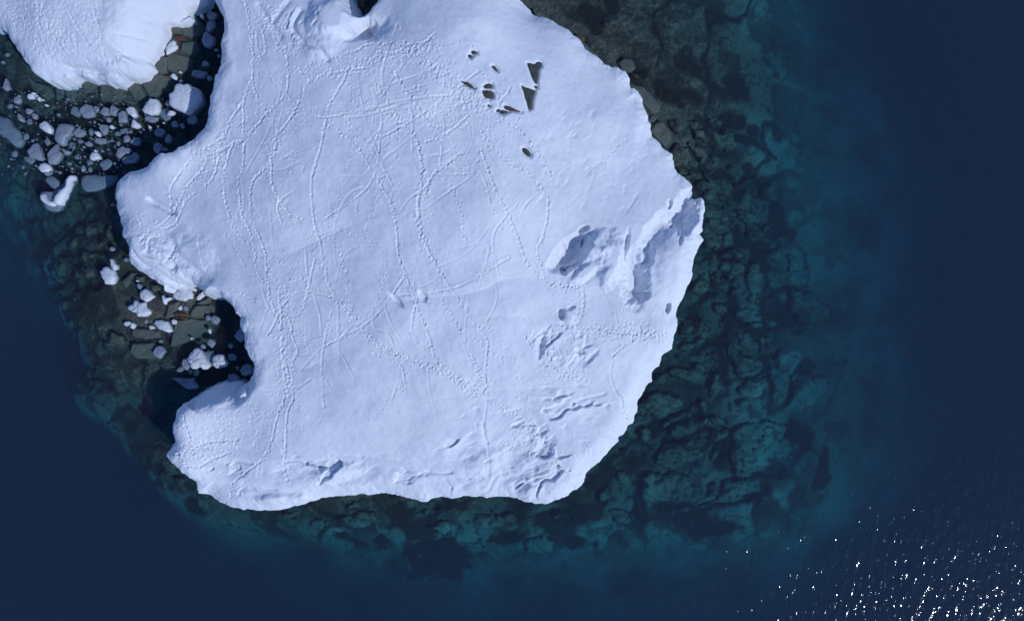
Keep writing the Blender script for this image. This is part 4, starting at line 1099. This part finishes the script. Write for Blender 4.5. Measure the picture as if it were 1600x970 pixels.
J = build_island(SMALL, edge_small, [(60, 40, 6.0), (100, 20, 6.4), (150, 40, 6.2), (200, 30, 5.2), (120, 90, 4.8), (200, 80, 4.6), (150, -60, 6.8), (40, -40, 6.2), (240, 10, 4.2), (90, 70, 5.4)], 'snow_island', M_SNOW2, 0.125, 90)
J['acc'] = np.zeros_like(J['Z'])
J['acc2'] = np.zeros_like(J['Z'])
for i, a in enumerate([(178, 97, 22, 5, 15, .3, .7), (135, 107, 34, 3, 8, .5, .4), (270, 25, 16, 4, -30, .4, .5), (280, 15, 6, 6, 0, .5, .5), (215, 60, 20, 3, 0, .3, .6)]):
    pit(J, *a[:5], a[5], hard=a[6], seed=60 + i)
for i, a in enumerate([(215, 40, 30, 40, 10, 1.0, .8), (205, 105, 26, 10, -10, .7, .6), (115, 120, 24, 6, 0, .6, .5), (240, 75, 10, 24, 20, .6, .7)]):
    pit(J, *a[:5], -a[5], hard=a[6], seed=80 + i)
for a in [([(10, 10), (40, 40), (60, 75), (75, 100)], 't'), ([(40, 0), (70, 30), (90, 60), (110, 85)], 't'), ([(100, 0), (120, 40), (140, 70), (160, 95)], 'f'), ([(145, 10), (158, 50), (163, 90)], 'f'), ([(60, 0), (62, 40), (75, 80)], 'f'), ([(20, 0), (35, 30)], 't')]:
    trail(J, a[0], a[1], depth=.16)
for a in [(50, 30, 60, 50, 30, 620), (100, 60, 60, 40, 30, 420), (120, 30, 50, 50, 0, 200), (80, 90, 40, 20, 30, 160), (185, 105, 20, 12, 0, 60)]:
    trample(J, *a, depth=0.14)
tag(finish(J, ''), 'smaller snow-covered island with pitted snow in the top left corner', 'snow island')

# ------------------------------------------------------------------ drifting ice
FL = []      # (outline or ellipse, tone, label)


def fe(x, y, rx, ry=None, a=0, tone='g', label=None):
    FL.append((ell(x, y, rx, ry or rx, a, n=8 if rx > 4 else 6, seed=len(FL) + 400, jit=0.24), tone, label))


def fp(pts, tone='g', label=None):
    FL.append((pts, tone, label))


fp([(-14, 176), (0, 180), (8, 182), (15, 195), (25, 203), (30, 210), (29, 228), (22, 231), (14, 226), (8, 218), (0, 212), (-12, 205)], 'd', 'largest sunken blue-grey ice slab, cut by the left picture edge')
fp([(61, 198), (65, 191), (70, 189), (74, 193), (80, 203), (79, 210), (74, 208), (66, 204)], 'w', 'bright white wedge-shaped floe, brightest at the left of the brash ice')
fp([(90, 195), (97, 193), (108, 196), (113, 201), (108, 209), (101, 217), (98, 225), (90, 223), (84, 216), (87, 208)], 'g', 'large flat grey floe with a notched lower end in the brash ice')
fp([(43, 236), (50, 227), (57, 224), (61, 234), (66, 248), (58, 249), (48, 246)], 'g', 'grey triangular floe with a small bright foot, left of the broken cluster')
fp([(73, 240), (80, 233), (88, 226), (90, 235), (94, 240), (91, 247), (85, 254), (76, 254)], 'g', 'broken grey ice cluster with bright corners above the oval floe')
fp([(95, 231), (108, 237), (105, 241), (101, 242)], 'g', 'small grey triangular floe just right of the broken cluster')
fp([(9, 122), (13, 138), (8, 141), (3, 138)], 'g', 'slim grey triangular floe near the left edge below the smaller island')
fp([(196, 170), (203, 166), (208, 168), (213, 181), (208, 184), (201, 178)], 'w', 'pale elongated floe slanting down beside the big white lump')
fp([(205, 191), (209, 187), (216, 193), (217, 197), (212, 200), (206, 199)], 'w', 'bright peaked floe below the pale elongated floe')
fp([(222, 172), (230, 160), (234, 154), (243, 154), (248, 162), (248, 172), (243, 178), (233, 179), (226, 176)], 'w', 'big rounded white ice lump left of the tall ice block')
fp([(240, 205), (247, 201), (255, 202), (256, 209), (250, 213), (242, 211)], 'g', 'pale blocky floe at the edge of the cliff shadow')
fp([(181, 244), (184, 233), (191, 228), (195, 232), (193, 240), (186, 246)], 'g', 'upright oval pale floe near the shadow of the island tip')
fp([(315, 62), (319, 52), (323, 50), (333, 58), (332, 68), (326, 73), (318, 70)], 'g', 'half-lit pale floe in the narrow channel between the islands')
fp([(261, 86), (263, 73), (270, 65), (275, 65), (276, 71), (279, 74), (276, 79), (268, 83), (262, 87)], 's', 'white snow patch left on the bare slabs of the channel')
fp([(263, 118), (267, 114), (271, 114), (274, 119), (273, 124), (268, 122)], 's', 'small white ice chunk stranded on the slabs above the tall ice block')
fp([(59, 262), (63, 257), (70, 255), (76, 258), (78, 264), (75, 269), (65, 269)], 'w', 'pale oval floe above the bent white ice sculpture')
fp([(66, 281), (70, 275), (80, 274), (88, 282), (90, 290), (83, 295), (74, 290)], 'd', 'dull sunken floe between the oval floe and the bent ice')
fp([(121, 280), (125, 273), (140, 271), (155, 273), (165, 272), (178, 273), (178, 280), (168, 290), (150, 295), (133, 300), (124, 296), (121, 288)], 'd', 'broad sunken slab half in shadow right of the bent ice')
fp([(151, 255), (157, 250), (165, 246), (173, 252), (168, 262), (158, 266)], 'd', 'dim angular floe above the broad half-shaded slab')
fp([(156, 424), (160, 418), (168, 418), (176, 423), (179, 433), (177, 443), (173, 446), (165, 443), (160, 434)], 'w', 'large pale egg-shaped floe over the dark left shelf')
fp([(171, 406), (175, 404), (177, 410), (182, 415), (182, 421), (178, 423), (174, 419)], 'w', 'small knobbly floe touching the egg-shaped floe from above')
fp([(217, 462), (219, 457), (226, 451), (233, 456), (240, 464), (234, 470), (227, 472), (219, 467)], 'w', 'clean white pentagonal ice block on the lower cove rocks')
fp([(200, 482), (204, 474), (212, 470), (219, 473), (226, 473), (229, 480), (233, 485), (233, 492), (225, 494), (220, 496), (215, 494), (212, 489), (205, 488)], 'k', 'craggy white ice lump with dark hollows below the pentagonal block')
fp([(270, 463), (274, 456), (283, 452), (297, 452), (301, 460), (300, 467), (290, 470), (276, 469)], 'w', 'long rounded pale ice block under the snow edge of the lower cove')
fp([(291, 449), (297, 445), (307, 452), (306, 456), (299, 454)], 'w', 'small tilted ice piece wedged above the long rounded block')
fp([(239, 505), (241, 500), (253, 500), (261, 503), (268, 517), (262, 519), (250, 515)], 'w', 'flat white elongated floe lying on the lower cove slabs')
fp([(307, 467), (309, 463), (318, 455), (322, 459), (316, 465), (311, 470)], 's', 'white snow tongue lying on the slab beside the blue snow wall')
fp([(289, 560), (295, 553), (303, 545), (311, 545), (316, 553), (318, 560), (323, 565), (328, 574), (318, 576), (312, 573), (303, 577), (297, 572), (292, 566)], 'k', 'largest broken white ice heap afloat in the lower cove')
fp([(269, 591), (285, 592), (300, 592), (307, 604), (303, 607), (290, 606), (280, 598)], 'g', 'pointed floe with a white tip and blue shaded end above the snow tongue')
fp([(331, 567), (334, 556), (340, 553), (347, 556), (354, 566), (351, 573), (340, 575), (333, 572)], 'w', 'round floe, half white and half blue shadow, right of the ice heap')
fp([(253, 462), (257, 460), (260, 466), (266, 464), (270, 466), (262, 471), (260, 478), (256, 474)], 's', 'thin ragged snow streak on the rocks left of the long rounded block')
BIGN = len(FL)
for a in [(44, 174, 5, 4.5), (53, 181, 3.5, 5), (31, 184, 3.5, 8, -28), (43, 190, 4, 5, 0, 'd'), (115, 173, 8, 9, 0, 'd'), (135, 175, 10, 9.5), (150, 170, 3.5, 5), (161, 177, 4, 8, 0, 'd'), (122, 207, 9, 6, -10), (139, 205, 4, 6, 0, 'd'), (152, 209, 5.5, 3.5, 40, 'w'), (162, 202, 6, 8),
          (37, 212, 4, 7, 0, 'd'), (47, 219, 3, 3, 0, 'd'), (71, 220, 5, 6, 0, 'd'), (42, 249, 9, 6, 30, 'd'), (109, 226, 4.5, 6, -20, 'd'), (138, 225, 5, 4), (148, 245, 7.5, 6, 0, 'w'), (137, 253, 5, 4, 0, 'd'), (122, 220, 4, 4, 0, 'd'), (157, 221, 9, 5),
          (47, 151, 5, 4, -20, 'w'), (52, 147, 3, 2.5, 0, 'w'), (57, 150, 2, 2, 0, 'w'), (60.5, 154.5, 2.5, 3.5, 0, 'w'), (66, 156, 1.6, 1.6, 0, 'w'), (72, 164.5, 2, 1.5, 0, 'w'), (26, 156, 5, 5), (29, 150, 2, 2), (104, 130, 2, 2.5, 0, 'w'), (120, 127.5, 2, 3, -30, 'w'), (9, 84, 4, 4, 0, 'd'), (1, 96, 3.5, 3.5, 0, 'd'),
          (163, 175, 7, 7), (176, 174, 6, 8), (169, 187, 4, 4.5), (191, 183, 7, 9), (236, 186, 10, 5), (256, 178, 10, 10, 0, 'd'), (266, 177, 6, 3.5, -20, 'w'), (174, 198, 3, 3, 0, 'w'), (192, 203, 9, 6, 0, 'd'), (181, 208, 5, 4, 0, 'd'), (203, 206, 2, 2), (188, 195, 2, 2), (217, 206, 2, 3, 0, 'd'),
          (262, 217, 4.5, 6), (272, 194, 5, 5), (284, 197, 3, 4), (299, 187, 6, 7), (246, 231, 6, 9), (257, 233, 4, 3), (211, 244, 5, 5), (199, 236, 5, 4), (211, 221, 8, 7, 0, 'g'), (198, 217, 5, 5), (183, 224, 4, 4, 0, 'd'), (149, 236, 2, 2, 0, 'w'), (233, 198.5, 1.6, 2.2, 0, 'w'), (255, 192, 1.6, 1.6, 0, 'w'), (260, 160, 4, 5, 0, 'd'), (228, 162, 4, 4, 0, 'd'),
          (329, 24, 7, 6), (328, 41, 5, 9, 30), (315, 25, 2.5, 3.5, 0, 'w'), (340, 86, 4, 3, 0, 'd'), (352, 80, 2, 2, 0, 'd'), (320, 100, 6, 4), (310, 115, 12, 6), (327, 122, 4, 4), (337, 78, 3, 2), (281, 113, 2, 1.5, 0, 'w'), (282, 127, 3, 3, 0, 'g'), (262, 57, 5, 5, 0, 'g'),
          (74, 271, 6, 2.5, -5), (89, 269, 4, 2.5, 0, 'd'), (129, 263, 2.5, 5, 20, 'g'), (137, 264, 3.5, 4, 0, 'd'), (176, 320, 2.7, 2.7, 0, 'g'), (196, 406, 3, 3), (174, 389, 3.5, 4), (217, 447, 3, 4.5, -20, 'g'), (281, 481.5, 4, 4, 0, 'w'), (290, 482, 3.5, 4), (272, 503, 5, 5, 0, 'w'), (198, 505, 5, 4, 0, 'w'), (206.5, 509, 4, 5.5, -10, 'w'),
          (228, 502, 3, 3), (236, 511, 4, 3.5, 0, 'w'), (336, 500, 6, 6), (325, 497, 4, 5, 30, 'g'), (327, 517, 2, 4.5, -10, 'w'), (248, 549, 8.5, 10), (289, 570, 4.5, 8, -20), (304, 584, 5, 6, 0, 'd'), (295, 582, 4, 4, 0, 'd'), (279, 578, 6, 4, -30, 'd'), (330, 535, 6, 6, 0, 'g'), (316, 541, 4, 4), (376, 523, 8, 9, 20), (384, 578, 8, 11, 30),
          (364, 592, 9, 8), (361, 558, 7, 6, 0, 'd'), (360, 541, 3, 4.5, -30), (369, 575, 3, 3, 0, 'd'), (324, 556, 9, 9, 0, 'd'), (203, 249, 12, 6, -15, 'g'), (222, 455, 2, 2, 0, 'w'), (248, 533, 3, 3, 0, 'd'), (214, 439, 1.5, 1.5, 0, 'w'), (299, 529, 1.6, 1.6, 0, 'w'), (12, 165, 5, 4, 0, 'd'), (88, 178, 3, 3, 0, 'd'), (20, 240, 5, 5, 0, 'd'), (105, 255, 4, 3, 0, 'd'), (118, 245, 5, 4, 0, 'd')]:
    fe(*a)
# scattered fragments between the floes
for k in range(34):
    while True:
        px, py = rnd.uniform(5, 300), rnd.uniform(148, 268)
        if px > 195 and py > 235 - (px - 195) * 0.5:
            continue
        if all((px - np.mean(f[0], 0)[0]) ** 2 + (py - np.mean(f[0], 0)[1]) ** 2 > (np.ptp(np.array(f[0])[:, 0]) * .5 + 3) ** 2 for f in FL):
            break
    fe(px, py, rnd.uniform(1.2, 2.8), rnd.uniform(1.2, 2.6), rnd.uniform(0, 90), rnd.choice('gdd'))

used_labels = set()
marks = [(np.mean(f[0], 0), f[2]) for f in FL[:BIGN]] + [(np.array([290, 155]), 'tall ice block'), (np.array([90, 303]), 'bent white ice')]
SHORT = ['largest sunken slab', 'bright white wedge floe', 'large notched grey floe', 'grey triangular floe', 'broken grey cluster', 'small triangular floe', 'slim triangular floe', 'pale elongated floe', 'bright peaked floe', 'big white lump',
         'pale blocky floe', 'upright oval floe', 'half-lit channel floe', 'snow patch on the slabs', 'stranded white chunk', 'pale oval floe', 'dull sunken floe', 'broad half-shaded slab', 'dim angular floe', 'egg-shaped floe', 'knobbly floe', 'pentagonal block',
         'craggy hollowed lump', 'long rounded block', 'wedged ice piece', 'flat elongated floe', 'snow tongue on the slab', 'broken white ice heap', 'pointed half-blue floe', 'round half-white floe', 'ragged snow streak', 'tall ice block', 'bent white ice']
TONE = {'w': 'white', 'g': 'grey', 'd': 'dim sunken', 'k': 'white', 's': 'white'}


def auto_label(c, r, tone, big_shape):
    ds = sorted(range(len(marks)), key=lambda i: np.hypot(*(marks[i][0] - c)))
    size = 'tiny' if r < 2.3 else 'small' if r < 4.2 else 'mid-sized' if r < 7 else 'large'
    shadow = ''
    for i in ds[:6]:
        v = c - marks[i][0]
        dist = np.hypot(*v)
        ang = math.degrees(math.atan2(v[1], v[0])) % 360
        word = ['right of', 'below and right of', 'below', 'below and left of', 'left of', 'above and left of', 'above', 'above and right of'][int((ang + 22.5) // 45) % 8]
        for adv in (('close ', 'just ') if dist < 18 else ('', 'some way ') if dist < 40 else ('some way ', 'well ')):
            s = '%s %s %s %s%s the %s' % (size, TONE[tone], big_shape, adv, word, SHORT[i])
            if s not in used_labels:
                used_labels.add(s)
                return s
    return '%s %s %s in the brash ice' % (size, TONE[tone], big_shape)


for i, (pl, tone, lab) in enumerate(FL):
    pl = np.array(pl, float)
    c = pl.mean(0)
    ext = np.ptp(pl, axis=0)
    r = math.sqrt(max(.2, ext[0] * ext[1])) / 2
    rm = r * S
    sd = 600 + i
    if tone in ('w', 's', 'k'):
        h = min(0.9, 0.35 * rm + 0.12)
    elif tone == 'g':
        h = rnd.choice([min(0.26, 0.14 * rm + 0.05), 0.04])
    else:
        h = -0.30 - 0.25 * rnd.random()
    zb = float(bed_top(*P(*c)))
    w = np.array([P(a, b, max(h, 0) * 0.5) for a, b in pl])
    base = zb - 0.3 if tone == 's' else max(-min(2.2, 1.1 * rm + 0.3), -9)
    foot = (zb + 0.02) if tone == 's' else 0.0
    if tone == 'd':
        lv = [(0.8, h - 0.8 * rm - 0.2), (1.0, h - 0.25 * rm), (0.93, h - 0.06 * rm), (0.7, h), (0.35, h + 0.04)]
    else:
        lv = [(0.80, base), (1.16 if tone == 'g' else 1.05, foot - 0.35), (1.03, foot - 0.08), (1.0, foot + 0.35 * h), (0.88, foot + 0.8 * h), (0.6, foot + h), (0.28, foot + 1.08 * h)]
    mat = {'w': M_WHITE, 's': M_SNOW2, 'k': M_WHITE, 'g': M_GREY, 'd': M_DIM}[tone]
    rg = {'k': 0.8, 's': 0.5, 'w': 0.5, 'g': 0.35, 'd': 0.25}[tone] * min(1.0, 0.35 + rm)
    nm = 'snow_patch' if tone == 's' else 'ice_floe'
    o = rings(nm, w, lv, mat, rough=rg, seed=sd, step=0.28)
    tri = lab or auto_label(c, r, tone, ['ice floe', 'ice chunk', 'rounded floe', 'ice fragment'][0 if r > 5 else 2 if r > 3.5 else 1 if r > 2 else 3])
    tag(o, tri, 'snow patch' if tone == 's' else 'ice', 'drifting ice in the coves')

# tall ice block in the channel
blk = [(268, 148), (272, 143), (279, 131), (284, 130), (286, 133), (303, 133), (311, 140), (312, 158), (305, 170), (291, 181), (282, 174), (270, 168), (267, 158)]
w = np.array([P(a, b, 0.8) for a, b in blk])
o = rings('ice_block', w, [(0.85, -2.5), (1.02, -0.1), (1.0, 0.7), (0.95, 1.25), (0.75, 1.45), (0.4, 1.55)], M_WHITE, rough=0.5, seed=900, step=0.35, tilt=(-0.10, 0.05))
tag(o, 'tall angular ice block, sunlit on one half and deep blue on the other', 'ice')
# bent ice sculpture: a sunken foot and two white ridges
ft = [(60, 303), (64, 298), (72, 303), (85, 297), (98, 287), (104, 276), (112, 272), (119, 275), (118, 280), (112, 287), (109, 295), (102, 306), (96, 321), (90, 331), (80, 330), (68, 325), (66, 317)]
w = np.array([P(a, b, -0.2) for a, b in ft])
root = rings('drift_ice', w, [(0.85, -2.0), (1.0, -0.6), (0.95, -0.32), (0.7, -0.26), (0.35, -0.22)], M_DIM, rough=0.2, seed=910, step=0.35)
tag(root, 'bent white ice sculpture with a long ridged arm and pale sunken foot', 'ice')


def ridge(pts, rad, hts, seed):
    r = np.random.RandomState(seed)
    c = catmull([P(a, b, 0.4) for a, b in pts], 0.35)
    n = len(c)
    rr = np.interp(np.linspace(0, 1, n), np.linspace(0, 1, len(rad)), rad) * S
    hh = np.interp(np.linspace(0, 1, n), np.linspace(0, 1, len(hts)), hts)
    verts, faces = [], []
    K = 7
    for i in range(n):
        t = c[min(i + 1, n - 1)] - c[max(i - 1, 0)]
        t = t / np.linalg.norm(t)
        nm = np.array([-t[1], t[0]])
        en = 0.35 if i in (0, n - 1) else 1.0
        for k in range(K):
            a = math.pi * k / (K - 1)
            q = c[i] + nm * math.cos(a) * rr[i] * en * (1 + 0.15 * r.randn())
            verts.append((q[0], q[1], -0.5 + (0.5 + hh[i]) * en * math.sin(a) ** 0.7 * (1 + 0.08 * r.randn())))
    for i in range(n - 1):
        for k in range(K - 1):
            faces.append((i * K + k, (i + 1) * K + k, (i + 1) * K + k + 1, i * K + k + 1))
    faces.append(tuple(range(K)))
    faces.append(tuple(reversed(range((n - 1) * K, n * K))))
    lx, ly = root.location[0], root.location[1]
    return mesh_obj('ice_ridge', [(v[0] - lx, v[1] - ly, v[2]) for v in verts], faces, M_WHITE, root)


ridge([(114, 274), (106, 282), (105, 291), (97, 301), (90, 312), (86, 320)], [4.5, 4.5, 4, 6, 7.5, 6], [0.5, 0.7, 0.6, 0.8, 0.9, 0.6], 1)
ridge([(63, 301), (66, 310), (73, 316), (84, 320)], [4.5, 5, 4.5, 4], [0.5, 0.6, 0.5, 0.5], 2)

# slush: chips far too many to count, between the floes of the upper cove
rg = np.random.RandomState(77)
V, F = [], []
for k in range(420):
    for _ in range(20):
        px, py = rg.uniform(-10, 330), rg.uniform(140, 275)
        if px > 195 and py > 238 - (px - 195) * 0.5:
            continue
        if rg.rand() < 0.35 + 0.65 * math.exp(-((px - 150) / 110) ** 2):
            break
    x, y = P(px, py)
    rad = rg.uniform(0.05, 0.15) * (1 + 1.2 * (rg.rand() < 0.12))
    z = rg.choice([0.02, -0.15, -0.35])
    n = rg.randint(4, 7)
    ph = rg.rand() * 6.28
    b = len(V)
    for i in range(n):
        a = ph + 6.283 * i / n
        q = rad * rg.uniform(0.65, 1.25)
        V.append((x + q * math.cos(a), y + q * math.sin(a) * 0.8, z - 0.10))
    for i in range(n):
        V.append((x + (V[b + i][0] - x) * 0.75, y + (V[b + i][1] - y) * 0.75, z + rg.uniform(0, 0.05)))
    for i in range(n):
        j = (i + 1) % n
        F.append((b + i, b + j, b + n + j, b + n + i))
    F.append(tuple(range(b + n, b + 2 * n)))
tag(mesh_obj('slush_ice', V, F, M_DIM), 'fine ice slush drifting between the floes of the upper cove', 'slush', kind='stuff')
